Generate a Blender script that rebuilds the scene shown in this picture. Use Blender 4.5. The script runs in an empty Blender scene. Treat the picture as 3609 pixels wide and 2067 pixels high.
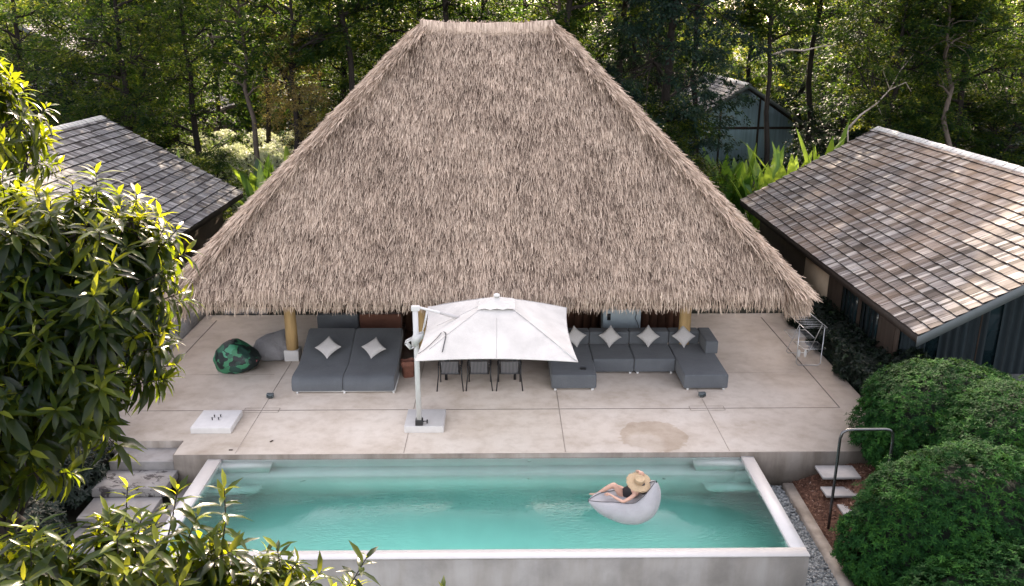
import bpy, bmesh, math, random
import numpy as np
from mathutils import Vector, Matrix
random.seed(7)
RNG = np.random.default_rng(11)
R = math.radians
S = bpy.context.scene
COL = S.collection

# ------------------------------------------------------------------ camera, light, exposure
cam_data = bpy.data.cameras.new('camera')
cam = bpy.data.objects.new('camera', cam_data); COL.objects.link(cam)
cam.location = (0, 0, 9.0)
cam.rotation_euler = (R(90 - 17.80), 0, R(-0.627))
cam_data.sensor_width = 36.0
cam_data.lens = 36.0 * 3000 / 3609
cam_data.clip_start = 0.1
cam_data.clip_end = 2000
S.camera = cam
SUN_EL, SUN_AZ = 31.0, 3.0          # elevation, azimuth from +Y towards +X
W = bpy.data.worlds.new('World'); S.world = W; W.use_nodes = True
wn = W.node_tree.nodes; wl = W.node_tree.links
bg = wn.get('Background') or wn.new('ShaderNodeBackground')
sky = wn.new('ShaderNodeTexSky'); sky.sky_type = 'NISHITA'; sky.sun_disc = False
sky.sun_elevation = R(SUN_EL); sky.sun_rotation = R(SUN_AZ)
sky.air_density = 1.0; sky.dust_density = 2.5; sky.ozone_density = 1.0
veil = wn.new('ShaderNodeHueSaturation'); veil.inputs['Saturation'].default_value = .55      # thin high cloud
wl.new(sky.outputs[0], veil.inputs['Color']); wl.new(veil.outputs[0], bg.inputs[0]); bg.inputs[1].default_value = 0.15
sd = bpy.data.lights.new('sun', 'SUN'); sd.energy = 2.6; sd.angle = R(0.5); sd.color = (1, .93, .80)
sun = bpy.data.objects.new('sun', sd); COL.objects.link(sun)
dsun = Vector((math.sin(R(SUN_AZ)) * math.cos(R(SUN_EL)), math.cos(R(SUN_AZ)) * math.cos(R(SUN_EL)), math.sin(R(SUN_EL))))
sun.rotation_euler = dsun.to_track_quat('Z', 'Y').to_euler()
sun.location = dsun * 60
vs = S.view_settings
S.display_settings.display_device = 'sRGB'
vs.view_transform = 'Standard'; vs.look = 'None'; vs.gamma = 1.0; vs.use_curve_mapping = False
vs.exposure = 2.45
vs.use_white_balance = True; vs.white_balance_temperature = 7600; vs.white_balance_tint = 18
S.render.engine = 'CYCLES'
S.cycles.use_denoising = True; S.cycles.denoising_prefilter = 'ACCURATE'
S.cycles.max_bounces = 10; S.cycles.transparent_max_bounces = 16
S.cycles.sample_clamp_indirect = 6.0
S.render.film_transparent = False

# ------------------------------------------------------------------ mesh helpers
def nrm(a):
    return a / np.maximum(np.linalg.norm(a, axis=-1, keepdims=True), 1e-9)

class MB:
    """collects faces, then builds ONE mesh object"""
    def __init__(s): s.v = []; s.t = []; s.li = []; s.ls = []; s.mi = []; s.n = 0
    def add(s, v, faces, tone=0.5, mi=0):
        v = np.asarray(v, float).reshape(-1, 3)
        s.v.append(v)
        s.t.append(np.broadcast_to(np.asarray(tone, float), (len(v),)))
        for f in faces:
            s.li.append(np.asarray(f, np.int64) + s.n); s.ls.append(np.array([len(f)])); s.mi.append(np.array([mi]))
        s.n += len(v); return s
    def bulk(s, v, tmpl, nper, tone, mi=0):
        """v (N*nper,3); tmpl list of faces on nper vertices; tone (N,) or (N*nper,)"""
        N = len(v) // nper
        s.v.append(v)
        tone = np.asarray(tone, float)
        s.t.append(np.repeat(tone, nper) if len(tone) == N else tone)
        flat = np.concatenate([np.asarray(f) for f in tmpl]); sz = np.array([len(f) for f in tmpl])
        idx = (np.arange(N)[:, None] * nper + flat[None, :]).ravel() + s.n
        s.li.append(idx); s.ls.append(np.tile(sz, N)); s.mi.append(np.full(N * len(sz), mi))
        s.n += len(v); return s
    def box(s, x0, x1, y0, y1, z0, z1, tone=0.5, M=None):
        v = np.array([(x, y, z) for z in (z0, z1) for y in (y0, y1) for x in (x0, x1)], float)
        if M is not None: v = np.array([tuple(M @ Vector(p)) for p in v])
        return s.add(v, [(0, 2, 3, 1), (4, 5, 7, 6), (0, 1, 5, 4), (2, 6, 7, 3), (0, 4, 6, 2), (1, 3, 7, 5)], tone)
    def rbox(s, x0, x1, y0, y1, z0, z1, r=0.03, tone=0.5, seg=3, M=None):
        """box with rounded edges"""
        b = bmesh.new(); bmesh.ops.create_cube(b, size=1)
        for q in b.verts: q.co = Vector(((x0 + x1) / 2 + q.co.x * (x1 - x0), (y0 + y1) / 2 + q.co.y * (y1 - y0), (z0 + z1) / 2 + q.co.z * (z1 - z0)))
        bmesh.ops.bevel(b, geom=b.edges[:], offset=r, segments=seg, affect='EDGES', profile=.6)
        return s.bm(b, tone, M)
    def bm(s, b, tone=0.5, M=None):
        b.verts.index_update()
        v = [tuple((M @ q.co) if M is not None else q.co) for q in b.verts]
        s.add(v, [[q.index for q in f.verts] for f in b.faces], tone); b.free(); return s
    def prism(s, pts, z0, z1, tone=0.5, axis='z'):
        """pts polygon (ccw) extruded along axis"""
        n = len(pts)
        def p(a, b, c): return (a, b, c) if axis == 'z' else ((a, c, b) if axis == 'y' else (c, a, b))
        v = [p(a, b, z0) for a, b in pts] + [p(a, b, z1) for a, b in pts]
        f = [tuple(range(n))[::-1], tuple(range(n, 2 * n))] + [(i, (i + 1) % n, n + (i + 1) % n, n + i) for i in range(n)]
        return s.add(v, f, tone)
    def tube(s, pts, r, sides=8, tone=0.5, cap=True):
        P = np.asarray(pts, float); n = len(P)
        rr = np.broadcast_to(np.asarray(r, float), (n,))
        T = nrm(np.gradient(P, axis=0)); v = []
        ref = np.array([0, 0, 1.]) if abs(T[0][2]) < .9 else np.array([1., 0, 0])
        A = nrm(np.cross(T[0], ref))
        for i in range(n):
            A = nrm(A - T[i] * np.dot(A, T[i])); B = np.cross(T[i], A)
            for k in range(sides):
                a = 2 * math.pi * k / sides
                v.append(P[i] + rr[i] * (A * math.cos(a) + B * math.sin(a)))
        f = [(i * sides + k, i * sides + (k + 1) % sides, (i + 1) * sides + (k + 1) % sides, (i + 1) * sides + k) for i in range(n - 1) for k in range(sides)]
        if cap: f += [tuple(range(sides))[::-1], tuple(range((n - 1) * sides, n * sides))]
        return s.add(v, f, tone)
    def grid(s, P, tone=0.5, closed_u=False):
        """P (n,m,3) array of points"""
        n, m = P.shape[:2]; f = []
        for i in range(n - 1 + (1 if closed_u else 0)):
            for j in range(m - 1):
                a, b = i % n, (i + 1) % n
                f.append((a * m + j, b * m + j, b * m + j + 1, a * m + j + 1))
        t = tone if np.isscalar(tone) else np.asarray(tone).ravel()
        return s.add(P.reshape(-1, 3), f, t)
    def sphere(s, c, r, nu=16, nv=10, tone=.5, fn=None):
        u = np.linspace(0, 2 * math.pi, nu, endpoint=False); w = np.linspace(0.02, math.pi - .02, nv)
        U, V_ = np.meshgrid(u, w, indexing='ij')
        P = np.stack([np.cos(U) * np.sin(V_), np.sin(U) * np.sin(V_), np.cos(V_)], -1)
        if fn is not None: P = fn(P)
        return s.grid(P * np.asarray(r) + np.asarray(c), tone, closed_u=True)
    def build(s, name, mats, parent=None, smooth=False, loc=None, auto=None):
        me = bpy.data.meshes.new(name)
        v = np.concatenate(s.v); li = np.concatenate(s.li); ls = np.concatenate(s.ls)
        me.vertices.add(len(v)); me.vertices.foreach_set('co', v.astype(np.float32).ravel())
        me.loops.add(len(li)); me.loops.foreach_set('vertex_index', li.astype(np.int32))
        me.polygons.add(len(ls)); st = np.concatenate([[0], np.cumsum(ls)[:-1]])
        me.polygons.foreach_set('loop_start', st.astype(np.int32)); me.polygons.foreach_set('loop_total', ls.astype(np.int32))
        if smooth: me.polygons.foreach_set('use_smooth', np.ones(len(ls), bool))
        a = me.attributes.new('tone', 'FLOAT', 'POINT'); a.data.foreach_set('value', np.concatenate(s.t).astype(np.float32))
        if not isinstance(mats, (list, tuple)): mats = [mats]
        for m in mats: me.materials.append(m)
        if len(mats) > 1: me.polygons.foreach_set('material_index', np.concatenate(s.mi).astype(np.int32))
        me.update(calc_edges=True); me.validate()
        o = bpy.data.objects.new(name, me); COL.objects.link(o)
        if loc is not None: o.location = loc
        if parent is not None: o.parent = parent
        if smooth and auto:
            try:
                me.set_sharp_from_angle(angle=R(auto))
            except Exception: pass
        return o

def tag(o, label, cat, group=None, kind=None):
    o['label'] = label; o['category'] = cat
    if group: o['group'] = group
    if kind: o['kind'] = kind
    return o
def thing(name, label, cat, loc=(0, 0, 0), rz=0, group=None):
    o = bpy.data.objects.new(name, None); COL.objects.link(o); o.location = loc; o.rotation_euler = (0, 0, rz)
    o.empty_display_size = .2
    return tag(o, label, cat, group)
def structure(o, label=None):
    o['kind'] = 'structure'
    if label: o['label'] = label
    return o
KIDS = {}
def copy_tree(root, loc, rz=0, sc=1.0, label=None, group=None):
    r = root.copy(); COL.objects.link(r); r.location = loc; r.rotation_euler = (0, 0, rz)
    r.scale = (sc, sc, sc) if np.isscalar(sc) else sc
    if label: r['label'] = label
    if group: r['group'] = group
    for ch in [c for c in root.children]:
        c = ch.copy(); COL.objects.link(c); c.parent = r
        for g in [c2 for c2 in ch.children]:
            d = g.copy(); COL.objects.link(d); d.parent = c
    return r

# ------------------------------------------------------------------ materials
def mat(name):
    m = bpy.data.materials.new(name); m.use_nodes = True
    nt = m.node_tree
    return m, nt, nt.nodes, nt.links, nt.nodes['Principled BSDF']
def ramp(n, stops):
    r = n.new('ShaderNodeValToRGB'); e = r.color_ramp.elements
    while len(e) < len(stops): e.new(.5)
    for k, (p, c) in enumerate(stops):
        e[k].position = p; e[k].color = (c[0], c[1], c[2], 1)
    return r
def noise(n, l, scale, detail=4, rough=.55, vec=None, dist=0):
    t = n.new('ShaderNodeTexNoise'); t.inputs['Scale'].default_value = scale; t.inputs['Detail'].default_value = detail
    t.inputs['Roughness'].default_value = rough; t.inputs['Distortion'].default_value = dist
    if vec is not None: l.new(vec, t.inputs['Vector'])
    return t
def objco(n, l, sc=(1, 1, 1), rot=(0, 0, 0)):
    tc = n.new('ShaderNodeTexCoord'); mp = n.new('ShaderNodeMapping'); mp.inputs['Scale'].default_value = sc; mp.inputs['Rotation'].default_value = rot
    l.new(tc.outputs['Object'], mp.inputs['Vector']); return mp.outputs['Vector']
def mix(n, l, a, b, f, mode='MIX'):
    x = n.new('ShaderNodeMix'); x.data_type = 'RGBA'; x.blend_type = mode
    for sock, v in ((x.inputs[6], a), (x.inputs[7], b), (x.inputs[0], f)):
        if isinstance(v, (tuple, list)): sock.default_value = (*v[:3], 1)
        elif isinstance(v, (int, float)): sock.default_value = v
        else: l.new(v, sock)
    return x.outputs[2]
def bump(n, l, h, strength=.3, dist=.01, nb=None):
    b = n.new('ShaderNodeBump'); b.inputs['Strength'].default_value = strength; b.inputs['Distance'].default_value = dist
    l.new(h, b.inputs['Height']); 
    if nb is not None: l.new(nb, b.inputs['Normal'])
    return b.outputs['Normal']
def simple(name, c, rough=.6, metal=0, var=.12, scale=8, bmp=0.0, bscale=40, spec=.5, c2=None):
    m, nt, n, l, p = mat(name)
    co = objco(n, l)
    t = noise(n, l, scale, 5, .6, co)
    c2 = c2 or tuple(x * (1 - var) for x in c)
    r = ramp(n, [(.3, c2), (.7, c)]); l.new(t.outputs[0], r.inputs[0]); l.new(r.outputs[0], p.inputs['Base Color'])
    p.inputs['Roughness'].default_value = rough; p.inputs['Metallic'].default_value = metal; p.inputs['Specular IOR Level'].default_value = spec
    if bmp:
        t2 = noise(n, l, bscale, 3, .6, co); l.new(bump(n, l, t2.outputs[0], bmp, .01), p.inputs['Normal'])
    return m
def tone_mat(name, stops, rough=.8, streak=None, streak_amt=.35, sun_dapple=None, bmp=.2, spec=.3):
    m, nt, n, l, p = mat(name)
    a = n.new('ShaderNodeAttribute'); a.attribute_name = 'tone'
    r = ramp(n, stops); l.new(a.outputs['Fac'], r.inputs[0]); c = r.outputs[0]
    if streak:
        t = noise(n, l, 1.0, 4, .65, objco(n, l, streak)); rr = ramp(n, [(.3, (1 - streak_amt,) * 3), (.7, (1.1,) * 3)])
        l.new(t.outputs[0], rr.inputs[0]); c = mix(n, l, c, rr.outputs[0], 1.0, 'MULTIPLY')
        if bmp: l.new(bump(n, l, t.outputs[0], bmp, .01), p.inputs['Normal'])
    if sun_dapple:
        t = noise(n, l, sun_dapple[0], 3, .5, objco(n, l)); rr = ramp(n, [(.45, (0, 0, 0)), (.68, (1, 1, 1))])
        l.new(t.outputs[0], rr.inputs[0]); c = mix(n, l, c, mix(n, l, c, sun_dapple[1], sun_dapple[2]), rr.outputs[0])
    l.new(c, p.inputs['Base Color']); p.inputs['Roughness'].default_value = rough; p.inputs['Specular IOR Level'].default_value = spec
    return m
def leaf_mat(name, stops, tstops, rough=.42, tf=.42, spec=.5):
    m, nt, n, l, p = mat(name)
    a = n.new('ShaderNodeAttribute'); a.attribute_name = 'tone'
    oi = n.new('ShaderNodeObjectInfo')
    r = ramp(n, stops); l.new(a.outputs['Fac'], r.inputs[0])
    r2 = ramp(n, tstops); l.new(a.outputs['Fac'], r2.inputs[0])
    hs = n.new('ShaderNodeHueSaturation'); l.new(r.outputs[0], hs.inputs['Color'])
    mm = n.new('ShaderNodeMapRange'); mm.inputs[3].default_value = .8; mm.inputs[4].default_value = 1.2
    l.new(oi.outputs['Random'], mm.inputs[0]); l.new(mm.outputs[0], hs.inputs['Value'])
    l.new(hs.outputs[0], p.inputs['Base Color'])
    p.inputs['Roughness'].default_value = rough; p.inputs['Specular IOR Level'].default_value = spec
    tr = n.new('ShaderNodeBsdfTranslucent'); l.new(r2.outputs[0], tr.inputs['Color'])
    mx = n.new('ShaderNodeMixShader'); mx.inputs[0].default_value = tf
    l.new(p.outputs[0], mx.inputs[1]); l.new(tr.outputs[0], mx.inputs[2])
    l.new(mx.outputs[0], n['Material Output'].inputs['Surface'])
    return m

M = {}
# deck concrete, with its damp stain
def deck_material():
    m, nt, n, l, p = mat('deck_concrete')
    co = objco(n, l)
    t1 = noise(n, l, .55, 6, .62, co); t2 = noise(n, l, 3.2, 6, .6, co); t3 = noise(n, l, 60, 2, .5, co)
    r1 = ramp(n, [(.30, (.44, .36, .29)), (.5, (.56, .48, .41)), (.72, (.62, .55, .485))]); l.new(t1.outputs[0], r1.inputs[0])
    r2 = ramp(n, [(.32, (.80, .77, .74)), (.55, (1, 1, 1))]); l.new(t2.outputs[0], r2.inputs[0])
    c = mix(n, l, r1.outputs[0], r2.outputs[0], .75, 'MULTIPLY')
    r3 = ramp(n, [(.25, (.9, .9, .9)), (.7, (1.04, 1.04, 1.04))]); l.new(t3.outputs[0], r3.inputs[0])
    c = mix(n, l, c, r3.outputs[0], 1, 'MULTIPLY')
    # stain: a dried puddle, brown rim
    sep = n.new('ShaderNodeSeparateXYZ'); l.new(co, sep.inputs[0])
    def m2(op, a, b):
        q = n.new('ShaderNodeMath'); q.operation = op
        for i, v in enumerate((a, b)):
            if v is None: continue
            if isinstance(v, (int, float)): q.inputs[i].default_value = v
            else: l.new(v, q.inputs[i])
        return q.outputs[0]
    wob = noise(n, l, 1.7, 3, .6, co)
    def blob(cx, cy, rx, ry, w):
        dx = m2('DIVIDE', m2('SUBTRACT', sep.outputs[0], cx), rx); dy = m2('DIVIDE', m2('SUBTRACT', sep.outputs[1], cy), ry)
        d = m2('SQRT', m2('ADD', m2('MULTIPLY', dx, dx), m2('MULTIPLY', dy, dy)), None)
        return m2('ADD', d, m2('MULTIPLY', m2('SUBTRACT', wob.outputs[0], .5), w))
    d1 = blob(3.38, 17.36, .80, .72, 1.1); d2 = blob(3.16, 17.05, .42, .5, .8)
    k1 = n.new('ShaderNodeMapRange'); k1.inputs[1].default_value = 1.0; k1.inputs[2].default_value = .93; l.new(d1, k1.inputs[0])
    k2 = n.new('ShaderNodeMapRange'); k2.inputs[1].default_value = .8; k2.inputs[2].default_value = 1.15; l.new(d2, k2.inputs[0])
    k = m2('MULTIPLY', m2('MULTIPLY', k1.outputs[0], m2('ADD', m2('MULTIPLY', k2.outputs[0], .6), .4)), .8)
    c = mix(n, l, c, mix(n, l, c, (.76, .69, .61), 1, 'MULTIPLY'), k)
    l.new(c, p.inputs['Base Color'])
    rr = n.new('ShaderNodeMapRange'); rr.inputs[3].default_value = .52; rr.inputs[4].default_value = .8; l.new(t2.outputs[0], rr.inputs[0]); l.new(rr.outputs[0], p.inputs['Roughness'])
    l.new(bump(n, l, t3.outputs[0], .15, .004), p.inputs['Normal'])
    return m
M['deck'] = deck_material()
def concrete(name, c, stain=(.55, .5, .45), vert=True, amt=.8, rough=.75):
    m, nt, n, l, p = mat(name)
    co = objco(n, l); t = noise(n, l, 1.3, 6, .62, co)
    r = ramp(n, [(.3, tuple(x * .72 for x in c)), (.55, c), (.75, tuple(min(1, x * 1.1) for x in c))]); l.new(t.outputs[0], r.inputs[0]); k = r.outputs[0]
    t2 = noise(n, l, 1, 4, .6, objco(n, l, (2.5, 2.5, .5) if vert else (2, 2, 2))); r2 = ramp(n, [(.35, stain), (.6, (1, 1, 1))]); l.new(t2.outputs[0], r2.inputs[0])
    k = mix(n, l, k, r2.outputs[0], amt, 'MULTIPLY'); l.new(k, p.inputs['Base Color']); p.inputs['Roughness'].default_value = rough
    t3 = noise(n, l, 70, 3, .6, co); l.new(bump(n, l, t3.outputs[0], .2, .004), p.inputs['Normal'])
    return m
M['wall_conc'] = concrete('weathered_concrete', (.30, .265, .23))
M['pool_wall'] = concrete('grey_concrete', (.29, .28, .262), (.72, .69, .65), True, .7)
M['step_conc'] = concrete('step_concrete', (.24, .23, .222), (.6, .57, .54), False, .8)
M['coping'] = simple('coping_terrazzo', (.56, .545, .535), .45, var=.08, scale=5)
M['white_conc'] = simple('pale_cast_concrete', (.56, .545, .53), .7, var=.1, scale=6, bmp=.15)
M['pool_in'] = simple('pool_plaster', (.95, .96, .955), .6, var=.06, scale=3)
M['joint'] = simple('joint_line', (.13, .11, .095), .9)
M['joint_thin'] = simple('thin_joint', (.38, .32, .27), .9)
M['thatch'] = tone_mat('thatch_straw', [(0, (.09, .06, .045)), (.3, (.30, .22, .17)), (.6, (.54, .415, .325)), (1, (.72, .58, .46))], .85, (3, 3, 3), .2, bmp=0, spec=.2)
M['thatch_base'] = simple('thatch_underlayer', (.05, .034, .025), .95, var=.4, scale=20)
M['shingle'] = tone_mat('weathered_cedar_shingle', [(0, (.045, .036, .032)), (.25, (.105, .085, .075)), (.55, (.195, .175, .168)), (.8, (.30, .285, .28)), (1, (.45, .42, .39))], .8, (1.2, 26, 1.2), .5, (.32, (.36, .24, .16), .38), .3)  # broad noise mixes painted warm sun dapple into the shingle colour
M['shingle_cool'] = tone_mat('grey_cedar_shingle', [(0, (.055, .05, .054)), (.3, (.12, .115, .12)), (.6, (.21, .207, .215)), (1, (.38, .375, .38))], .75, (1.2, 26, 1.2), .5, None, .3)
M['shaded_butt'] = simple('shaded_end_grain', (.030, .025, .022), .9)  # end grain, darkened to draw the shadow line under each course
M['ridge_cap'] = simple('painted_ridge_cap', (.62, .62, .61), .6, var=.15, scale=3)
M['fascia'] = simple('slate_blue_fascia', (.10, .118, .125), .6, var=.12, scale=4)
M['dark_wood'] = tone_mat('dark_timber', [(0, (.03, .022, .018)), (1, (.09, .062, .048))], .7, (12, 12, 1.2), .4)
M['red_wood'] = tone_mat('reddish_timber', [(0, (.09, .045, .03)), (1, (.15, .07, .045))], .7, (8, 8, 1.2), .4)
M['log'] = tone_mat('peeled_log', [(0, (.42, .27, .12)), (1, (.52, .35, .17))], .55, (9, 9, .7), .25, bmp=.15)
M['white_metal'] = simple('white_powder_coat', (.58, .58, .57), .35, var=.03)
M['black_metal'] = simple('black_metal', (.02, .02, .022), .4, var=.2)
M['dark_pipe'] = simple('dark_bronze_pipe', (.12, .125, .13), .22, .85, var=.2)
M['chrome'] = simple('steel_wire', (.50, .51, .52), .3, .8, var=.1)
def fabric(name, c, rough=.9, sc=160, fold=.0):
    m, nt, n, l, p = mat(name); co = objco(n, l)
    t = noise(n, l, sc, 2, .6, co); t2 = noise(n, l, 2.2, 4, .5, co)
    r = ramp(n, [(.3, tuple(x * .72 for x in c)), (.7, tuple(x * 1.18 for x in c))]); l.new(t.outputs[0], r.inputs[0])
    r2 = ramp(n, [(.3, (.86, .86, .86)), (.7, (1.06, 1.06, 1.06))]); l.new(t2.outputs[0], r2.inputs[0])
    l.new(mix(n, l, r.outputs[0], r2.outputs[0], 1, 'MULTIPLY'), p.inputs['Base Color']); p.inputs['Roughness'].default_value = rough
    p.inputs['Sheen Weight'].default_value = .15; p.inputs['Specular IOR Level'].default_value = .2
    t3 = noise(n, l, 7, 3, .55, co, .6)
    nb = bump(n, l, t3.outputs[0], .35, .03) if fold == 0 else bump(n, l, t3.outputs[0], fold, .05)
    l.new(bump(n, l, t.outputs[0], .3, .003, nb), p.inputs['Normal'])
    return m
M['charcoal'] = fabric('charcoal_upholstery', (.11, .12, .132))
M['cushion'] = fabric('pale_grey_linen', (.50, .48, .47))
M['bag_grey'] = fabric('grey_bean_bag_cloth', (.20, .195, .20), fold=.8)
M['float'] = fabric('light_grey_float_cloth', (.37, .37, .385), .6, 220, .25)
M['piping'] = simple('dark_piping', (.06, .06, .065), .7)
M['canopy'] = fabric('white_canopy_cloth', (.56, .545, .52), .8, 260, .10)
M['weave'] = None
M['seam'] = simple('canopy_seam', (.42, .41, .40), .8)
def tropical():
    m, nt, n, l, p = mat('tropical_leaf_print'); co = objco(n, l, (1, 1, 1.2), (.3, .5, .2))
    nz0 = noise(n, l, 4, 2, .5, co); mxv = n.new('ShaderNodeVectorMath'); mxv.operation = 'MULTIPLY_ADD'; mxv.inputs[1].default_value = (.35, .35, .35); l.new(nz0.outputs['Color'], mxv.inputs[0]); l.new(co, mxv.inputs[2])
    v = n.new('ShaderNodeTexVoronoi'); v.inputs['Scale'].default_value = 5.0; l.new(mxv.outputs[0], v.inputs['Vector'])
    sv = n.new('ShaderNodeSeparateColor'); l.new(v.outputs['Color'], sv.inputs[0])
    r = ramp(n, [(.0, (.004, .012, .012)), (.42, (.006, .02, .018)), (.45, (.012, .10, .055)), (.65, (.025, .17, .085)), (.85, (.045, .24, .14)), (.9, (.008, .04, .03))]); r.color_ramp.interpolation = 'CONSTANT'
    l.new(sv.outputs[0], r.inputs[0]); c = r.outputs[0]
    v2 = n.new('ShaderNodeTexVoronoi'); v2.inputs['Scale'].default_value = 3.4; l.new(co, v2.inputs['Vector'])
    nz = noise(n, l, 18, 2, .5, co)
    ad = n.new('ShaderNodeMath'); ad.operation = 'MULTIPLY_ADD'; l.new(nz.outputs[0], ad.inputs[0]); ad.inputs[1].default_value = .16; l.new(v2.outputs['Distance'], ad.inputs[2])
    r3 = ramp(n, [(.185, (1, 1, 1)), (.20, (0, 0, 0))]); l.new(ad.outputs[0], r3.inputs[0])
    c = mix(n, l, c, (.72, .16, .18), r3.outputs[0])
    l.new(c, p.inputs['Base Color']); p.inputs['Roughness'].default_value = .55
    t3 = noise(n, l, 5, 3, .5, co, .5); l.new(bump(n, l, t3.outputs[0], .6, .05), p.inputs['Normal'])
    return m
M['tropical'] = tropical()
M['terracotta'] = simple('terracotta_weave', (.20, .075, .048), .8, var=.35, scale=9, bmp=.6, bscale=30)
M['red_cushion'] = fabric('reddish_brown_cushion', (.15, .065, .045))
M['panel'] = simple('pale_blue_grey_panel', (.36, .44, .49), .5, var=.06)
M['skin'] = simple('skin', (.56, .33, .25), .5, var=.06, scale=5)
M['hair'] = simple('dark_hair', (.02, .013, .01), .5)
M['suit'] = simple('black_swimsuit', (.012, .012, .016), .55)
M['straw'] = tone_mat('straw_hat', [(0, (.30, .20, .12)), (1, (.56, .43, .28))], .85, (60, 60, 60), .3, bmp=.4)
M['soil'] = simple('garden_soil', (.045, .036, .026), .95, var=.5, scale=2.5, bmp=.6, bscale=12, c2=(.022, .028, .012))
M['mulch'] = simple('bark_mulch', (.15, .07, .045), .9, var=.6, scale=22, bmp=.9, bscale=35, c2=(.05, .022, .015))
M['bark'] = tone_mat('dark_bark', [(0, (.010, .008, .007)), (1, (.036, .029, .025))], .9, (9, 9, 1.6), .6, bmp=.7)
M['bark_pale'] = tone_mat('pale_bark', [(0, (.06, .048, .04)), (1, (.16, .125, .105))], .85, (9, 9, 2.5), .5, bmp=.5)
M['dead_wood'] = simple('bleached_dead_wood', (.50, .42, .38), .8, var=.3)
M['stone_slab'] = concrete('pale_slab', (.33, .32, .315), (.8, .78, .76), False, .7)
M['stone'] = tone_mat('gravel_stone', [(0, (.09, .10, .105)), (.5, (.20, .22, .225)), (1, (.42, .44, .44))], .7, (20, 20, 20), .3)
M['paving'] = concrete('grey_paving', (.25, .255, .26), (.8, .8, .8), False, .5)
def glassy(name, c, rough=.08):
    m, nt, n, l, p = mat(name); p.inputs['Base Color'].default_value = (*c, 1); p.inputs['Roughness'].default_value = rough; p.inputs['Specular IOR Level'].default_value = .8
    return m
M['dark_glass'] = glassy('dark_window_glass', (.012, .028, .034))
M['curtain'] = tone_mat('grey_curtain', [(0, (.006, .013, .017)), (1, (.016, .028, .034))], .8, (14, 1, .4), .35)
M['blue_blind'] = tone_mat('blue_blind', [(0, (.30, .48, .58)), (1, (.44, .62, .70))], .8, (9, 1, .3), .3)
M['lit_wall'] = simple('lit_wall_cream', (.60, .47, .36), .8, var=.2, scale=2)  # pale colour stands for the bright light under the villa eave
M['petal'] = simple('yellow_petal', (.80, .50, .05), .6)
def water_material():
    m, nt, n, l, p = mat('pool_water')
    co = objco(n, l, (1, 1.5, 1))
    g = n.new('ShaderNodeBsdfGlass'); g.inputs['IOR'].default_value = 1.33; g.inputs['Roughness'].default_value = 0.0
    t = noise(n, l, 1.9, 2, .5, co, .3); t2 = noise(n, l, 9, 3, .55, objco(n, l, (.7, 1.8, 1)), .6)
    msk = noise(n, l, .42, 2, .5, objco(n, l)); mr = ramp(n, [(.40, (0, 0, 0)), (.58, (1, 1, 1))]); l.new(msk.outputs[0], mr.inputs[0])
    h = n.new('ShaderNodeMath'); h.operation = 'MULTIPLY'; l.new(t2.outputs[0], h.inputs[0]); l.new(mr.outputs[0], h.inputs[1])
    nb = bump(n, l, t.outputs[0], .035, .05); nb = bump(n, l, h.outputs[0], .55, .03, nb); nb = bump(n, l, t2.outputs[0], .10, .03, nb)
    l.new(nb, g.inputs['Normal'])
    l.new(g.outputs[0], n['Material Output'].inputs['Surface'])
    va = n.new('ShaderNodeVolumeAbsorption'); va.inputs['Color'].default_value = (.15, .86, .75, 1); va.inputs['Density'].default_value = .40
    l.new(va.outputs[0], n['Material Output'].inputs['Volume'])
    return m
M['water'] = water_material()
# foliage
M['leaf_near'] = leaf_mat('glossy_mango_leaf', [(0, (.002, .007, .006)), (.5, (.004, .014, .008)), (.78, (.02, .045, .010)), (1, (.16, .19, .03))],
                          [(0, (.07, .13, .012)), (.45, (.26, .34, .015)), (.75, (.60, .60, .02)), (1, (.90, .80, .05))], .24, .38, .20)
M['leaf_tree'] = leaf_mat('forest_leaf', [(0, (.002, .009, .008)), (.6, (.005, .019, .010)), (1, (.03, .07, .015))],
                          [(0, (.03, .10, .014)), (.5, (.17, .31, .03)), (1, (.72, .70, .09))], .5, .40, .12)
M['leaf_dark'] = leaf_mat('deep_green_leaf', [(0, (.004, .013, .012)), (.7, (.010, .028, .020)), (1, (.03, .06, .03))],
                          [(0, (.02, .05, .02)), (.7, (.05, .09, .03)), (1, (.30, .36, .05))], .5, .32, .15)
M['leaf_rust'] = leaf_mat('feathery_olive_leaf', [(0, (.05, .05, .02)), (.6, (.12, .095, .035)), (1, (.22, .15, .05))],
                          [(0, (.28, .24, .06)), (.6, (.5, .38, .09)), (1, (.8, .55, .12))], .6, .45)
M['leaf_shrub'] = leaf_mat('shrub_leaf', [(0, (.003, .016, .007)), (.55, (.009, .050, .013)), (1, (.04, .14, .025))],
                          [(0, (.015, .05, .01)), (1, (.10, .22, .03))], .65, .22, .05)
M['leaf_hedge'] = leaf_mat('hedge_leaf', [(0, (.003, .009, .007)), (.7, (.007, .019, .011)), (1, (.025, .05, .02))],
                          [(0, (.01, .03, .01)), (1, (.06, .1, .03))], .5, .2, .3)
M['leaf_sunlit'] = leaf_mat('sunlit_hedge_leaf', [(0, (.10, .15, .05)), (.5, (.40, .44, .26)), (1, (.80, .80, .62))],
                          [(0, (.2, .3, .06)), (1, (.6, .65, .35))], .5, .3)  # near-white leaf colour carries the sunlight on the hedge
M['leaf_banana'] = leaf_mat('broad_strap_leaf', [(0, (.02, .07, .015)), (.6, (.05, .15, .025)), (1, (.16, .30, .05))],
                          [(0, (.18, .35, .03)), (1, (.5, .65, .08))], .4, .42)

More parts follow.
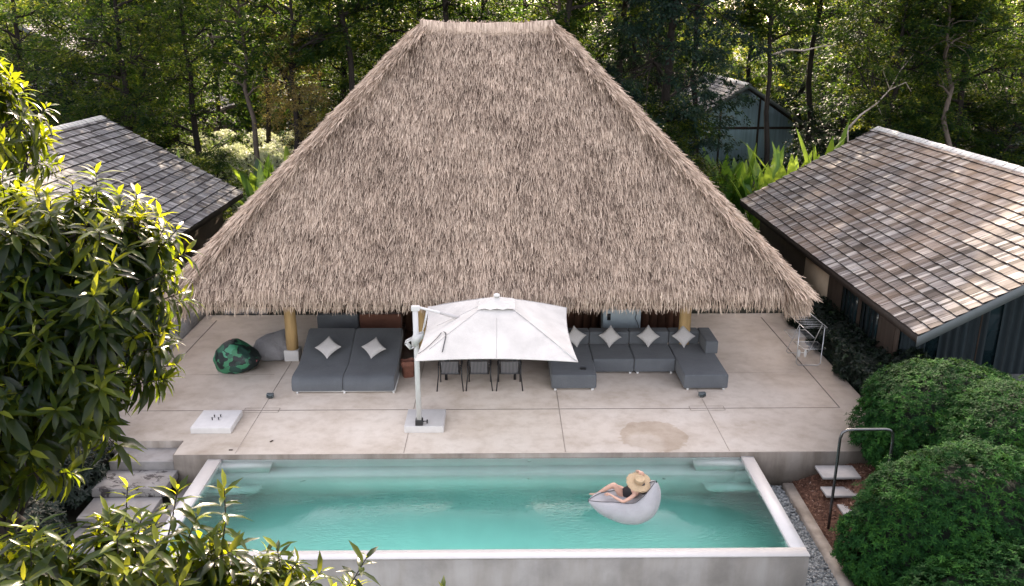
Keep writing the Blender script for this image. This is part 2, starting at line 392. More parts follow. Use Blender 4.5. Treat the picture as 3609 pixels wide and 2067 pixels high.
# ------------------------------------------------------------------ ground and hills
def ground():
    xs = np.concatenate([[-400, -150, -80, -50], np.linspace(-34, 34, 69), [50, 80, 150, 400]])
    xs = np.unique(np.concatenate([xs, [-9.6, -8.6, -6.55, 5.6, 6.0, 6.5, 9.3, 9.0, -8.9]]))
    ys = np.unique(np.concatenate([[-300, -80, -30], np.linspace(-10, 60, 71), [12.8, 16.45, 16.8, 17.2, 25.6, 26.0, 80, 120, 250, 700]]))
    X, Y = np.meshgrid(xs, ys, indexing='ij')
    Z = np.full_like(X, -.22)
    Z = np.where(Y < 17.1, -1.0, Z)
    Z = np.where((X > 6.0) & (Y < 17.1), -.86, Z)
    Z = np.where((X > -6.6) & (X < 5.65) & (Y > 12.7) & (Y < 16.9), -2.4, Z)
    Z = np.where((X > -9.1) & (X < 9.1) & (Y > 16.6) & (Y < 25.7), -1.0, Z)
    Z = np.where(Y < 12.5, -1.5 - (12.5 - Y) * .05, Z)
    far = np.clip((Y - 60) / 200, 0, 1); Z = Z + far * 3 + np.where((Y > 27), .12 * np.sin(X * .5) * np.cos(Y * .4), 0)
    m = MB().grid(np.stack([X, Y, Z], -1))
    return structure(m.build('ground', M['soil'], smooth=False), 'dark garden soil under the trees')
ground()

# ------------------------------------------------------------------ deck, pool, steps
deck_o = structure(MB().prism([(-7.17, 16.63), (8.95, 16.63), (9.02, 25.8), (-9.5, 25.8), (-9.5, 17.29), (-7.17, 17.29)], -.95, 0.0).build('terrace', M['deck']), 'beige concrete terrace under and around the thatched pavilion')
def strip(m, x0, y0, x1, y1, w, z=.004):
    d = nrm(np.array([x1 - x0, y1 - y0])); q = np.array([-d[1], d[0]]) * w / 2
    m.add([(x0 - q[0], y0 - q[1], z), (x1 - q[0], y1 - q[1], z), (x1 + q[0], y1 + q[1], z), (x0 + q[0], y0 + q[1], z)], [(0, 1, 2, 3)])
j = MB()
strip(j, -9.03, 18.8, 8.2, 18.8, .024); strip(j, 8.19, 18.82, 8.19, 25.4, .032); strip(j, -9.0, 18.82, -9.0, 25.3, .032)
j.build('drain_slot', M['joint'], deck_o)
j = MB()
for x in (-5.85, -2.18, 1.35, 4.95): strip(j, x, 16.64, x, 18.78, .018, .0045); strip(j, x, 18.83, x, 21.9, .018, .0045)
for cx in (-5.85, 4.95):
    for a in ((cx - .42, 18.68, cx + .42, 18.68), (cx - .42, 18.92, cx + .42, 18.92), (cx - .42, 18.68, cx - .42, 18.92), (cx + .42, 18.68, cx + .42, 18.92)): strip(j, *a, .014, .0085)
strip(j, -9.0, 21.0, -6.1, 21.0, .014, .0045); strip(j, 5.9, 21.0, 8.17, 21.0, .014, .0045)
j.build('control_joint', M['joint_thin'], deck_o)
# side faces of the terrace, stained render
fm = MB(); fm.box(-7.19, 9.0, 16.605, 16.628, -.96, -.012); fm.box(-7.195, -7.172, 16.63, 17.28, -.96, -.012); fm.box(-9.6, -7.2, 17.262, 17.286, -.96, -.012)
fm.build('side_facing', M['wall_conc'], deck_o)

pool = thing('swimming_pool', 'rectangular raised swimming pool with white coping below the terrace', 'pool', (0, 0, 0))
XL0, XL1, XR0, XR1, YF0, YF1, YB = -6.42, -6.14, 5.19, 5.45, 12.97, 13.21, 16.6
b = MB(); t = .0
b.box(XL0, XR1, YF0, YF1, -2.2, -.125); b.box(XL0, XL1, YF1, YB, -2.2, -.125); b.box(XR0, XR1, YF1, YB, -2.2, -.125)
b.build('outer_wall', M['pool_wall'], pool)
b = MB(); b.box(XL0 - .012, XR1 + .012, YF0 - .012, YF1 + .0, -.124, -.098); b.box(XL0 - .012, XL1, YF1, YB, -.124, -.098); b.box(XR0, XR1 + .012, YF1, YB, -.124, -.098)
b.build('coping', M['coping'], pool)
b = MB(); b.box(XL1, XR0, YF1, YB, -1.75, -1.58)               # basin floor
b.box(XL1, XL1 + .02, YF1 + .02, YB - .02, -1.58, -.128); b.box(XR0 - .02, XR0, YF1 + .02, YB - .02, -1.58, -.128)
b.box(XL1, XR0, YF1, YF1 + .02, -1.58, -.128); b.box(XL1, XR0, YB - .02, YB, -1.58, -.128)
b.build('basin', M['pool_in'], pool)
b = MB(); b.box(XL1 + .02, XR0 - .02, 16.15, YB - .02, -1.58, -.59); b.build('bench_ledge', M['pool_in'], pool)
for x0, x1 in ((-6.12, -5.02), (4.12, 5.17)):
    b = MB(); b.box(x0, x1, 16.32, YB - .02, -.589, -.24); b.build('upper_step', M['pool_in'], pool)
    b = MB(); b.box(x0, x1, 15.90, 16.15, -1.12, -1.02); b.build('lower_step', M['pool_in'], pool)
for x, y, z in ((.55, 16.578, -.32), (-4.2, 16.148, -.82), (.5, 16.148, -.82), (3.35, 16.148, -.8)):
    b = MB(); a = np.linspace(0, 2 * math.pi, 14, endpoint=False)
    b.prism([(x + .035 * math.cos(k), z + .035 * math.sin(k)) for k in a], y - .012, y, axis='y'); b.build('jet_nozzle', M['white_metal'], pool)
water = MB()
water.box(XL1 - .005, XR0 + .005, YF1 - .005, YB + .003, -1.6, -.118)
water.build('pool_water', M['water'], None)
structure(bpy.data.objects['pool_water'], 'still turquoise pool water')

def steps_left():
    specs = [(-8.6, -7.2, 16.62, 17.26, -.17, .25, 'stained top landing slab between the terrace notch and the shrubs'),
             (-8.66, -7.12, 15.82, 16.60, -.36, .20, 'concrete step slab with black mould blotches'),
             (-8.6, -7.18, 15.0, 15.80, -.55, .19, 'clean grey step slab below the mouldy one'),
             (-8.6, -7.22, 14.2, 14.98, -.74, .19, 'lowest step slab half hidden by bright leaves')]
    for k, (x0, x1, y0, y1, z, h, lab) in enumerate(specs):
        o = MB().rbox(x0, x1, y0, y1, z - h, z, .012, seg=2).build('garden_step', M['mould_step'] if k == 1 else M['step_conc'])
        tag(o, lab, 'step', 'concrete steps beside the pool')
    o = MB().rbox(-7.05, -6.8, 14.6, 16.55, -.95, -.72, .01, seg=2).build('drain_kerb', M['step_conc']); tag(o, 'narrow concrete kerb between the steps and the pool', 'kerb')
def mould():
    m = concrete('mouldy_concrete', (.25, .24, .23), (.6, .57, .54), False, .8); nt = m.node_tree; n, l = nt.nodes, nt.links; p = n['Principled BSDF']
    src = p.inputs['Base Color'].links[0].from_socket
    t = noise(n, l, 3.4, 5, .75, objco(n, l, (1, 1.6, 1)), .4); r = ramp(n, [(.54, (0, 0, 0)), (.585, (1, 1, 1))]); l.new(t.outputs[0], r.inputs[0])
    l.new(mix(n, l, src, (.035, .03, .03), r.outputs[0]), p.inputs['Base Color']); return m
M['mould_step'] = mould()
steps_left()
# low steps at the far left back
o = MB().box(-10.4, -9.52, 22.6, 27.0, -.3, .28).box(-11.2, -10.4, 22.6, 27.5, -.3, .52).build('stair_wall', M['step_conc']); tag(o, 'two low concrete steps climbing away at the left terrace edge', 'steps')
for k, (y, z) in enumerate(((26.3, -.06), (27.2, .05))):
    o = MB().rbox(-9.1 + .12 * k, -7.7 + .12 * k, y, y + .5, z - .1, z, .01, seg=2).build('stepping_slab', M['step_conc'])
    tag(o, ('nearer' if k == 0 else 'farther') + ' grey slab set in the dark bed behind the terrace', 'stepping stone', 'slabs behind the terrace')

# right side: kerb, gravel, mulch, stepping stones
o = MB().prism([(6.12, 16.45), (6.05, 11.0), (6.27, 11.0), (6.34, 16.45)][::-1], -1.3, -.68).build('kerb_wall', M['wall_conc']); tag(o, 'long low concrete kerb between grey gravel and brown mulch', 'kerb')
def gravel():
    N = 5200
    x = RNG.uniform(5.47, 6.1, N); y = RNG.uniform(11.0, 16.5, N); s = RNG.uniform(.018, .042, N)
    base = np.array([(1, 0, -.2), (-.5, .87, -.25), (-.5, -.87, -.2), (.5, .75, .35), (-.85, .1, .4), (.4, -.7, .35), (0, 0, .6)])
    tm = [(0, 3, 1), (0, 5, 3), (0, 2, 5), (1, 4, 2), (1, 3, 4), (2, 4, 5), (3, 6, 4), (4, 6, 5), (5, 6, 3)]
    a = RNG.uniform(0, 6.28, N); c, sn = np.cos(a), np.sin(a)
    jit = RNG.uniform(.7, 1.3, (N, 7, 3)); B = base[None] * jit
    V = np.stack([B[..., 0] * c[:, None] * 1.3 - B[..., 1] * sn[:, None], B[..., 0] * sn[:, None] * 1.3 + B[..., 1] * c[:, None], B[..., 2]], -1) * s[:, None, None]
    V += np.stack([x, y, -.80 + RNG.uniform(-.01, .03, N)], -1)[:, None]
    m = MB(); m.bulk(V.reshape(-1, 3), tm, 7, np.clip(RNG.normal(.45, .22, N), 0, 1)); m.box(5.46, 6.1, 10.9, 16.5, -1.2, -.815, .2)
    o = m.build('gravel', M['stone']); o['kind'] = 'stuff'; o['label'] = 'grey gravel strip between the pool wall and the kerb'
gravel()
def mulch():
    xs = np.linspace(6.3, 9.4, 46); ys = np.linspace(12, 16.6, 60); X, Y = np.meshgrid(xs, ys, indexing='ij')
    Z = -.78 + .48 * np.clip((X - 6.3) / 1.3, 0, 1) * np.clip((Y - 13.6) / 2.6, 0, 1) + RNG.normal(0, .008, X.shape)
    m = MB(); m.grid(np.stack([X, Y, Z], -1))
    N = 9000; x = RNG.uniform(6.32, 9.3, N); y = RNG.uniform(13.4, 16.58, N)
    z = -.78 + .48 * np.clip((x - 6.3) / 1.3, 0, 1) * np.clip((y - 13.6) / 2.6, 0, 1) + .008
    d = nrm(RNG.normal(0, 1, (N, 3)) * [1, 1, .3]); s2 = nrm(np.cross(d, [0, 0, 1.])); L = RNG.uniform(.015, .045, N)[:, None]; P = np.stack([x, y, z], -1)
    V = np.stack([P - d * L - s2 * .008, P + d * L - s2 * .008, P + d * L + s2 * .008, P - d * L + s2 * .008], 1)
    V[..., 2] += RNG.uniform(0, .015, (N, 4))
    m.bulk(V.reshape(-1, 3), [(0, 1, 2, 3)], 4, RNG.uniform(0, 1, N))
    o = m.build('mulch', M['mulch_t']); o['kind'] = 'stuff'; o['label'] = 'reddish brown bark mulch bed beside the kerb'
M['mulch_t'] = tone_mat('bark_mulch_chips', [(0, (.05, .022, .014)), (.6, (.13, .06, .038)), (.93, (.22, .12, .08)), (1, (.45, .30, .24))], .9, (20, 20, 20), .4)
mulch()
for k, (x0, x1, y0, y1, z, lab) in enumerate([(6.80, 7.62, 15.98, 16.5, -.28, 'pale square stepping stone nearest the terrace wall'), (6.74, 7.5, 15.55, 16.02 - .1, -.46, 'middle pale stepping stone crossed by the dark pipe'), (6.92, 7.6, 15.0, 15.42, -.58, 'lowest stepping stone half hidden by the round bush')]):
    o = MB().rbox(x0, x1, y0, y1, z - .05, z, .008, seg=2).build('stepping_stone', M['stone_slab']); tag(o, lab, 'stepping stone', 'stepping stones in the mulch')
a = [(6.52, 14.77, -.85)] + [(6.52, 14.77, z) for z in (0, .6, 1.1, 1.28)] + [(6.55, 14.77, 1.40), (6.64, 14.77, 1.455)] + [(x, 14.77, 1.465) for x in (6.8, 7.1, 7.38)] + [(7.47, 14.77, 1.45), (7.535, 14.77, 1.38)] + [(7.55, 14.77, z) for z in (1.2, .6, 0, -.6)]
o = MB().tube(a, .028, 12).build('pipe_arch', M['dark_pipe'], smooth=True); tag(o, 'dark metal pipe arch standing in the mulch before the bush', 'handrail')
o = MB().box(5.5, 5.75, 16.05, 16.5, -.80, -.76).build('drain_grate', M['black_metal']); tag(o, 'small dark drain grate where gravel meets the terrace wall', 'drain')

# ------------------------------------------------------------------ thatched pavilion
EX0, EX1, EY0, EY1, EZ = -8.15, 7.40, 19.75, 30.3, 2.50
RX0, RX1, RY, RZ = -2.14, 1.33, 25.0, 8.80
pav = thing('thatched_pavilion', 'open pavilion under a huge steep hipped thatch roof', 'pavilion', (0, 0, 0))
def thatch():
    fr = [np.array(p, float) for p in ((EX0, EY0, EZ), (EX1, EY0, EZ), (EX1, EY1, EZ), (EX0, EY1, EZ))]
    rl, rr = np.array((RX0, RY, RZ)), np.array((RX1, RY, RZ))
    planes = [(fr[0], fr[1], rr, rl), (fr[1], fr[2], rr, rr), (fr[2], fr[3], rl, rr), (fr[3], fr[0], rl, rl)]
    b = MB(); lo = 0.16
    v = fr + [rl, rr] + [p - np.array((0, 0, .18)) for p in fr] + [rl - (0, 0, .5), rr - (0, 0, .5)]
    b.add(v, [(0, 1, 5, 4), (1, 2, 5), (2, 3, 4, 5), (3, 0, 4), (6, 10, 11, 7), (7, 11, 8), (8, 11, 10, 9), (9, 10, 6), (0, 6, 7, 1), (1, 7, 8, 2), (2, 8, 9, 3), (3, 9, 6, 0)], .2)
    m = MB(); counts = (82000, 20000, 7000, 20000)
    def strands(P, down, nor, L, Wd, tone, lift=.06, curl=.10):
        N = len(P); side = nrm(np.cross(nor, down))
        ang = RNG.normal(0, .13, N)[:, None]; d = nrm(down * np.cos(ang) + side * np.sin(ang)); sd_ = nrm(np.cross(nor, d))
        roll = RNG.normal(0, .5, N)[:, None]; w = sd_ * np.cos(roll) + nor * np.sin(roll)
        L = L[:, None]; Wd = Wd[:, None]; cv = RNG.normal(0, curl, N)[:, None] * L
        p0 = P; p1 = P + d * L * .5 + sd_ * cv * .4 + nor * lift * .6; p2 = P + d * L + sd_ * cv + nor * lift * RNG.uniform(.3, 1.5, N)[:, None]
        V = np.stack([p0 - w * Wd * .5, p0 + w * Wd * .5, p1 - w * Wd * .5, p1 + w * Wd * .5, p2 - w * Wd * .22, p2 + w * Wd * .22], 1)
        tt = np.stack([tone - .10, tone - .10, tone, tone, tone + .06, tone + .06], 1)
        m.bulk(V.reshape(-1, 3), [(0, 1, 3, 2), (2, 3, 5, 4)], 6, np.clip(tt, 0, 1).ravel())
    UP = np.array([0, 0, 1.])
    for (a, bb, c, d0), N in zip(planes, counts):
        nor = nrm(np.cross(bb - a, d0 - a)); nor = nor if nor[2] > 0 else -nor
        down = nrm(-(UP - nor * nor[2]))
        # area-uniform sampling of the trapezoid
        wa, wc = np.linalg.norm(bb - a), np.linalg.norm(c - d0)
        t = RNG.uniform(0, 1, N * 2); keep = RNG.uniform(0, 1, N * 2) < (wa + (wc - wa) * t) / max(wa, wc); t = t[keep][:N]; n = len(t)
        s_ = RNG.uniform(0, 1, n)
        t = np.clip(t, 0, 1)[:, None]; s_ = s_[:, None]
        P = (a * (1 - s_) + bb * s_) * (1 - t) + (d0 * (1 - s_) + c * s_) * t
        # soft undulation of the surface
        und = .045 * np.sin(P[:, :1] * 2.1 + P[:, 2:] * 1.3) + .03 * np.sin(P[:, :1] * 5.3 - P[:, 2:] * 3.1)
        L = RNG.uniform(.20, .46, n)
        P = P + nor * (.02 + RNG.uniform(0, .07, n)[:, None] + und * .5) - down * L[:, None] * .5
        q_ = P[:, 0] + P[:, 1] * .8; big = .07 * np.sin(q_ * 1.3 + 2 * np.sin(P[:, 2] * .9)) + .06 * np.sin(q_ * 3.7 + 1.5 * np.sin(P[:, 2] * 2.9)) + .05 * np.sin(q_ * 9 + P[:, 2] * 7) + .06 * np.sin(P[:, 2] * 9.5 + .6 * np.sin(q_ * 2))
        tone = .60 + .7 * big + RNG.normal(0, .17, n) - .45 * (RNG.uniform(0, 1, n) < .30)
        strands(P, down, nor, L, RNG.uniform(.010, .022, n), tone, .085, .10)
        # hanging eave fringe, several layers deep
        nf = int(np.linalg.norm(bb - a) * 620); s2 = RNG.uniform(0, 1, nf)[:, None]
        out = nrm(np.cross(bb - a, UP)); 
        if np.dot(out, nor) < 0: out = -out
        Q = a * (1 - s2) + bb * s2 + UP * RNG.uniform(-.06, .30, nf)[:, None] - out * RNG.uniform(-.10, .28, nf)[:, None]
        dn = nrm(np.tile(-UP, (nf, 1)) + out * RNG.uniform(-.05, .55, nf)[:, None])
        strands(Q, dn, np.tile(out, (nf, 1)), RNG.uniform(.20, .36, nf), RNG.uniform(.009, .022, nf), .52 + RNG.normal(0, .2, nf), .03)
    # hips: strands laid along the four ridgelines, fanning
    for e, r_ in ((fr[0], rl), (fr[1], rr), (fr[2], rr), (fr[3], rl)):
        n = 7000; t = RNG.uniform(0, 1, n)[:, None]; hd = nrm(e - r_)
        outw = nrm(np.array([e[0] - (rl[0] + rr[0]) / 2, e[1] - RY, 0.])); nor = nrm(outw * .8 + UP * .9 - hd * np.dot(outw * .8 + UP * .9, hd))
        side = nrm(np.cross(hd, nor)); off = RNG.normal(0, .15, n)[:, None]
        P = r_ + (e - r_) * t * .99 + side * off + nor * (.14 - .35 * np.abs(off) + RNG.uniform(0, .04, n)[:, None])
        d = nrm(np.tile(hd, (n, 1)) + side * off * 2.2)
        sdn = RNG.uniform(.25, .5, n); 
        NN = np.tile(nor, (n, 1))
        strands(P, d, NN, sdn, RNG.uniform(.010, .024, n), .60 + RNG.normal(0, .17, n), .05)
    # rounded corner tufts
    for e, ox in ((fr[0], (-.7, -.7)), (fr[1], (.7, -.7))):
        n = 1500; o3 = nrm(np.array([ox[0], ox[1], 0.])); side = np.cross(o3, UP)
        off = RNG.uniform(-.5, .5, n)[:, None]
        P = e - o3 * (.05 + np.abs(off) * .5) + side * off + UP * RNG.uniform(-.1, .3, n)[:, None]
        strands(P, nrm(np.tile(-UP, (n, 1)) + o3 * RNG.uniform(0, .6, n)[:, None]), np.tile(o3, (n, 1)), RNG.uniform(.25, .5, n), RNG.uniform(.012, .028, n), .5 + RNG.normal(0, .18, n), .04)
    under = b.build('roof', M['thatch_base'], pav)
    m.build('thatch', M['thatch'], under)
    # ridge cap
    m2 = m; m = MB()
    def strands2(P, down, nor, L, Wd, tone): pass
    g = globals()
    n = 5200; t = RNG.uniform(-.02, 1.02, n)
    sag = .08 * (2 * t - 1) ** 4 - .02 + .015 * np.sin(t * 23)
    zc = RZ + .10 + sag; x = RX0 - .05 + (RX1 - RX0 + .1) * t
    sgn = np.where(RNG.uniform(0, 1, n) < .7, -1., 1.)
    w = RNG.uniform(.012, .028, n); ln = RNG.uniform(.22, .34, n); jx = RNG.normal(0, .02, n)
    hh = RNG.uniform(.0, .05, n)
    A = np.stack([x, RY + 0 * x, zc + hh], -1); B = np.stack([x + jx * .5, RY + sgn * .20, zc - .02 + hh], -1); Cc = np.stack([x + jx, RY + sgn * .31, zc - ln], -1); dx = np.stack([w / 2, 0 * w, 0 * w], -1)
    V = np.stack([A - dx, A + dx, B - dx, B + dx, Cc - dx * .5, Cc + dx * .5], 1)
    m.bulk(V.reshape(-1, 3), [(0, 1, 3, 2), (2, 3, 5, 4)], 6, np.clip(.55 + RNG.normal(0, .2, n), 0, 1))
    pr_ = np.array([[(RX0 - .05 + (RX1 - RX0 + .1) * tt, RY + yy, RZ + .05 + .08 * (2 * tt - 1) ** 4 - .02 + zz) for yy, zz in ((-.26, -.24), (-.18, -.02), (0, .03), (.18, -.02), (.26, -.24))] for tt in np.linspace(0, 1, 24)])
    m.grid(pr_, .35)
    m.build('ridge_cap', M['thatch'], under)
thatch()
for x in (-5.85, -2.25, 1.38, 5.02):
    y = 22.1
    o = MB().tube([(x, y, .30), (x, y, 1.0), (x, y, 2.0), (x, y, 4.7)], [.165, .16, .15, .145], 18).build('column', M['log'], pav, smooth=True)
    MB().rbox(x - .2, x + .2, y - .2, y + .2, 0, .31, .015, seg=2).build('footing', M['white_conc'], o)
b = MB()
for k in range(44): b.box(-5.5 + k * .248, -5.5 + k * .248 + .24, 24.3, 24.36, 0, 3.6, random.random())
b.box(-5.52, 5.44, 24.37, 24.45, 0, 3.6, .2)
b.build('back_wall', M['red_wood'], pav)
b = MB()
for y, x0, x1, z in ((22.1, -6.6, 6.1, 4.72), (27.6, -6.2, 5.8, 4.9)): b.box(-5.7, 4.9, y - .1, y + .1, z, z + .2)
b.build('tie_beam', M['dark_wood'], pav)

# ------------------------------------------------------------------ shingled houses
def house(name, label, xr, hw, y0, y1, zr, ze, zg, shm, side=-1, both=False, wall_in=2.6, over=.75, front='glass', cap=True, detail=True):
    """gable roof along Y; side=-1: the slope falling towards -X is the one seen"""
    root = thing(name, label, 'house', (xr, y0, zg))
    def loc(v): return np.asarray(v, float) - np.array((xr, y0, zg))
    def mk(m, nm, mt, par=root, **k):
        m.v = [loc(v) for v in m.v]; return m.build(nm, mt, par, **k)
    slope = math.hypot(hw, zr - ze); rise = zr - ze
    base = MB()
    th = .16
    for s in (-1, 1):
        base.add([(xr, y0, zr - .03), (xr + s * hw, y0, ze - .03), (xr + s * hw, y1, ze - .03), (xr, y1, zr - .03), (xr, y0, zr - .03 - th), (xr + s * hw, y0, ze - .03 - th), (xr + s * hw, y1, ze - .03 - th), (xr, y1, zr - .03 - th)],
                 [(0, 1, 2, 3), (4, 7, 6, 5), (0, 4, 5, 1), (1, 5, 6, 2), (2, 6, 7, 3)], .1)
    rf = mk(base, 'roof', M['dark_wood'])
    sh = MB()
    for s in ((-1, 1) if both else (side,)):
        n = int(slope / .295); e = slope / n
        dn = np.array([s * hw, 0, -rise]) / slope; no = np.array([s * rise, 0, hw]) / slope
        for k in range(n):
            y = y0 - .02
            wob = random.uniform(-.012, .012)
            while y < y1:
                w = random.choice((.07, .09, .11, .13, .16, .20)); w = min(w, y1 - y + .02)
                d1 = (n - k) * e + random.uniform(-.005, .009) + wob; d0 = d1 - e * 1.12; d0 = max(d0, 0)
                top = np.array([xr, 0, zr]) + dn * d0 + no * .004; bot = np.array([xr, 0, zr]) + dn * d1 + no * random.uniform(.045, .062)
                ya, yb = y + .003, y + w - .003
                v = [(top[0], ya, top[2]), (top[0], yb, top[2]), (bot[0], yb, bot[2]), (bot[0], ya, bot[2])]
                q = no * -.046
                v += [(bot[0] + q[0], yb, bot[2] + q[2]), (bot[0] + q[0], ya, bot[2] + q[2])]
                tn = min(1, max(0, random.gauss(.50, .30)))
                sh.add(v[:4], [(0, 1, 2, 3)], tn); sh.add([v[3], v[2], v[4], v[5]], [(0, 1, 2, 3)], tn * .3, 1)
                y += w
    mk(sh, 'shingles', [shm, M['shaded_butt']], rf)
    if cap:
        c = MB(); y = y0 + .03; k = 0
        while y < y1 - .03:
            yy = min(y + .30, y1)
            for s in (-1, 1):
                dz = .05 + random.uniform(0, .012)
                c.add([(xr, y, zr + dz + .012), (xr, yy, zr + dz), (xr + s * .17, yy, zr + dz - .10), (xr + s * .17, y, zr + dz - .088), (xr + s * .17, y, zr + dz - .12), (xr + s * .17, yy, zr + dz - .13)], [(0, 1, 2, 3), (3, 2, 5, 4)])
            y += .30
        mk(c, 'ridge_cap', M['ridge_cap'], rf)
    f = MB()
    for s in (-1, 1):
        a = np.array([xr, y0 - .035, zr - .01]); bb = np.array([xr + s * (hw + .03), y0 - .035, ze - .01])
        dn = np.array([0, 0, -.24])
        v = [a, bb, bb + dn, a + dn]; v += [p + np.array([0, .03, 0]) for p in v]
        f.add(v, [(0, 1, 2, 3), (4, 7, 6, 5), (0, 4, 5, 1), (2, 6, 7, 3), (1, 5, 6, 2)])
    mk(f, 'fascia', M['fascia'])
    # walls
    xw0, xw1 = xr - hw + over, xr + hw - over; yw = y0 + wall_in
    zt = lambda x: zr - abs(x - xr) / hw * rise - .22
    wl_ = MB(); 
    for xs in (xw0, xw1): wl_.box(xs - .06, xs + .06, yw, y1 - .6, zg, zt(xs))
    wl_.prism([(xw0 + .06, zg), (xw1 - .06, zg), (xw1 - .06, zt(xw1)), (xr, zt(xr)), (xw0 + .06, zt(xw0))], y1 - .7, y1 - .6, axis='y')
    mk(wl_, 'wall', M['dark_wood'])
    gm = MB(); gm.prism([(xw0 + .06, zg), (xw1 - .06, zg), (xw1 - .06, zt(xw1)), (xr, zt(xr)), (xw0 + .06, zt(xw0))], yw + .02, yw + .05, axis='y')
    gl = mk(gm, 'glass_front', M['dark_glass'] if front == 'glass' else M['blue_blind'])
    mu = MB()
    nx = 4 if front == 'glass' else 3
    for k in range(nx + 1):
        x = xw0 + .02 + (xw1 - xw0 - .04) * k / nx
        mu.box(x - .06, x + .06, yw - .06, yw + .018, zg, zt(x) - .002)
    mu.box(xw0, xw1, yw - .058, yw + .016, zg + 2.35, zg + 2.5)
    mk(mu, 'mullion', M['dark_wood'], gl)
    return root, (xw0, xw1, yw)
rh, (xa, xb, yw) = house('shingled_villa', 'low villa right of the pavilion with brown and grey shingles and white ridge', 14.62, 5.14, 18.1, 33.4, 5.0, 2.12, .02, M['shingle'])
def rh_extra():
    # grey curtains behind the front glass, window and pale panel painting the light spot on the side wall
    P = lambda v: np.asarray(v, float) - np.array((14.62, 18.1, .02))
    for x0, x1 in ((10.35, 11.0), (11.35, 12.6), (12.9, 14.4)):
        u = np.linspace(0, 1, 70); m = MB()
        g = np.array([[(x0 + (x1 - x0) * a, 20.62 + .035 * math.sin(a * (x1 - x0) * 26), z) for z in (.05, 2.3)] for a in u])
        m.grid(g, .5 + .4 * np.sin(np.repeat(u, 2) * 40)); m.v = [P(v) for v in m.v]; m.build('curtain', M['curtain'], rh, smooth=True)
    m = MB(); m.box(10.14, 10.165, 25.3, 27.4, .5, 1.75); m.v = [P(v) for v in m.v]; m.build('lit_wall_piece', M['lit_wall'], rh)
    for y in (21.6, 23.0):
        m = MB(); m.box(10.13, 10.16, y, y + 1.1, .4, 1.85); m.v = [P(v) for v in m.v]; w = m.build('side_window', M['dark_glass'], rh)
        m = MB()
        for k in range(4): m.box(10.125, 10.129, y + .08 + k * .26, y + .24 + k * .26, .5, 1.7, random.random())
        m.v = [P(v) for v in m.v]; m.build('blind', M['curtain'], w)
rh_extra()
lh, _ = house('shingled_bungalow', 'grey shingled bungalow half hidden behind the leafy tree left of the pavilion', -15.35, 5.1, 17.6, 33.3, 5.46, 2.5, .0, M['shingle_cool'], side=1)
house('hillside_house', 'small gabled house with blue blinds behind the dark trunk right of the thatch', 15.3, 4.5, 54.0, 66.0, 5.2, 2.3, -.1, M['shingle_cool'], side=-1, wall_in=1.6, front='blind', cap=True)
house('forest_cottage', 'shadowed cottage roof edge behind the far right trees', 29.6, 5.1, 45.0, 57.0, 5.25, 2.35, -.2, M['shingle'], side=-1, cap=False)
house('rear_bungalow', 'sunlit grey roof and dark wall among trees behind the left bungalow', -24.5, 5.0, 50.0, 64.0, 6.0, 3.1, -.2, M['shingle_cool'], side=1, both=True)
house('upper_cottage', 'distant pale grey roof glimpsed through the top left leaves', -32.0, 5.0, 58.0, 70.0, 9.0, 6.6, .2, M['shingle_cool'], side=1, both=True)
for k, (x0, x1, y0, y1) in enumerate(((11.0, 12.52, 18.2, 20.6), (12.6, 14.2, 18.2, 20.6))):
    o = MB().rbox(x0, x1, y0, y1, -.1, .10, .01, seg=2).build('patio_slab', M['paving']); tag(o, ('grey patio slab nearest the round bush' if k == 0 else 'grey patio slab at the picture edge') + ' below the villa glass', 'paving slab', 'patio slabs of the villa')

# ------------------------------------------------------------------ foliage helpers
def leaves(mb, P, D_, N_, L, Wd, tone, droop=.25, full=True, fold=.22, mi=0):
    P = np.asarray(P, float); n = len(P); D_ = nrm(D_); N_ = nrm(N_ - D_ * np.sum(D_ * N_, -1, keepdims=True)); S_ = np.cross(D_, N_)
    L = np.broadcast_to(L, (n,))[:, None]; Wd = np.broadcast_to(Wd, (n,))[:, None]; dr = np.broadcast_to(droop, (n,))[:, None]
    def c(t): return P + D_ * L * t - N_ * L * dr * t * t
    if full:
        rows = []
        for t, w in ((.25, .8), (.62, .9)):
            q = c(t); h = Wd * w * .5
            rows += [q - S_ * h + N_ * h * fold * 1.0, q, q + S_ * h + N_ * h * fold * 1.0]
        V = np.stack([c(0)] + rows + [c(1)], 1)
        tm = [(0, 2, 1), (0, 3, 2), (1, 2, 5, 4), (2, 3, 6, 5), (4, 5, 7), (5, 6, 7)]
        mb.bulk(V.reshape(-1, 3), tm, 8, np.clip(tone, 0, 1), mi)
    else:
        q = c(.45); h = Wd * .5
        V = np.stack([c(0), q + S_ * h, c(1), q - S_ * h], 1)
        mb.bulk(V.reshape(-1, 3), [(0, 1, 2, 3)], 4, np.clip(tone, 0, 1), mi)

def limb(mb, a, b_, r0, r1, sag=.0, n=5, wob=.05, sides=6, tone=.5):
    a, b_ = np.array(a, float), np.array(b_, float); t = np.linspace(0, 1, n)[:, None]
    P = a * (1 - t) + b_ * t; ln = np.linalg.norm(b_ - a)
    P = P + RNG.normal(0, wob * ln / n, (n, 3)) * np.sin(t * math.pi) + np.array([0, 0, sag * ln]) * np.sin(t * math.pi)
    mb.tube(P, np.linspace(r0, r1, n), sides, tone, cap=False)
    return P

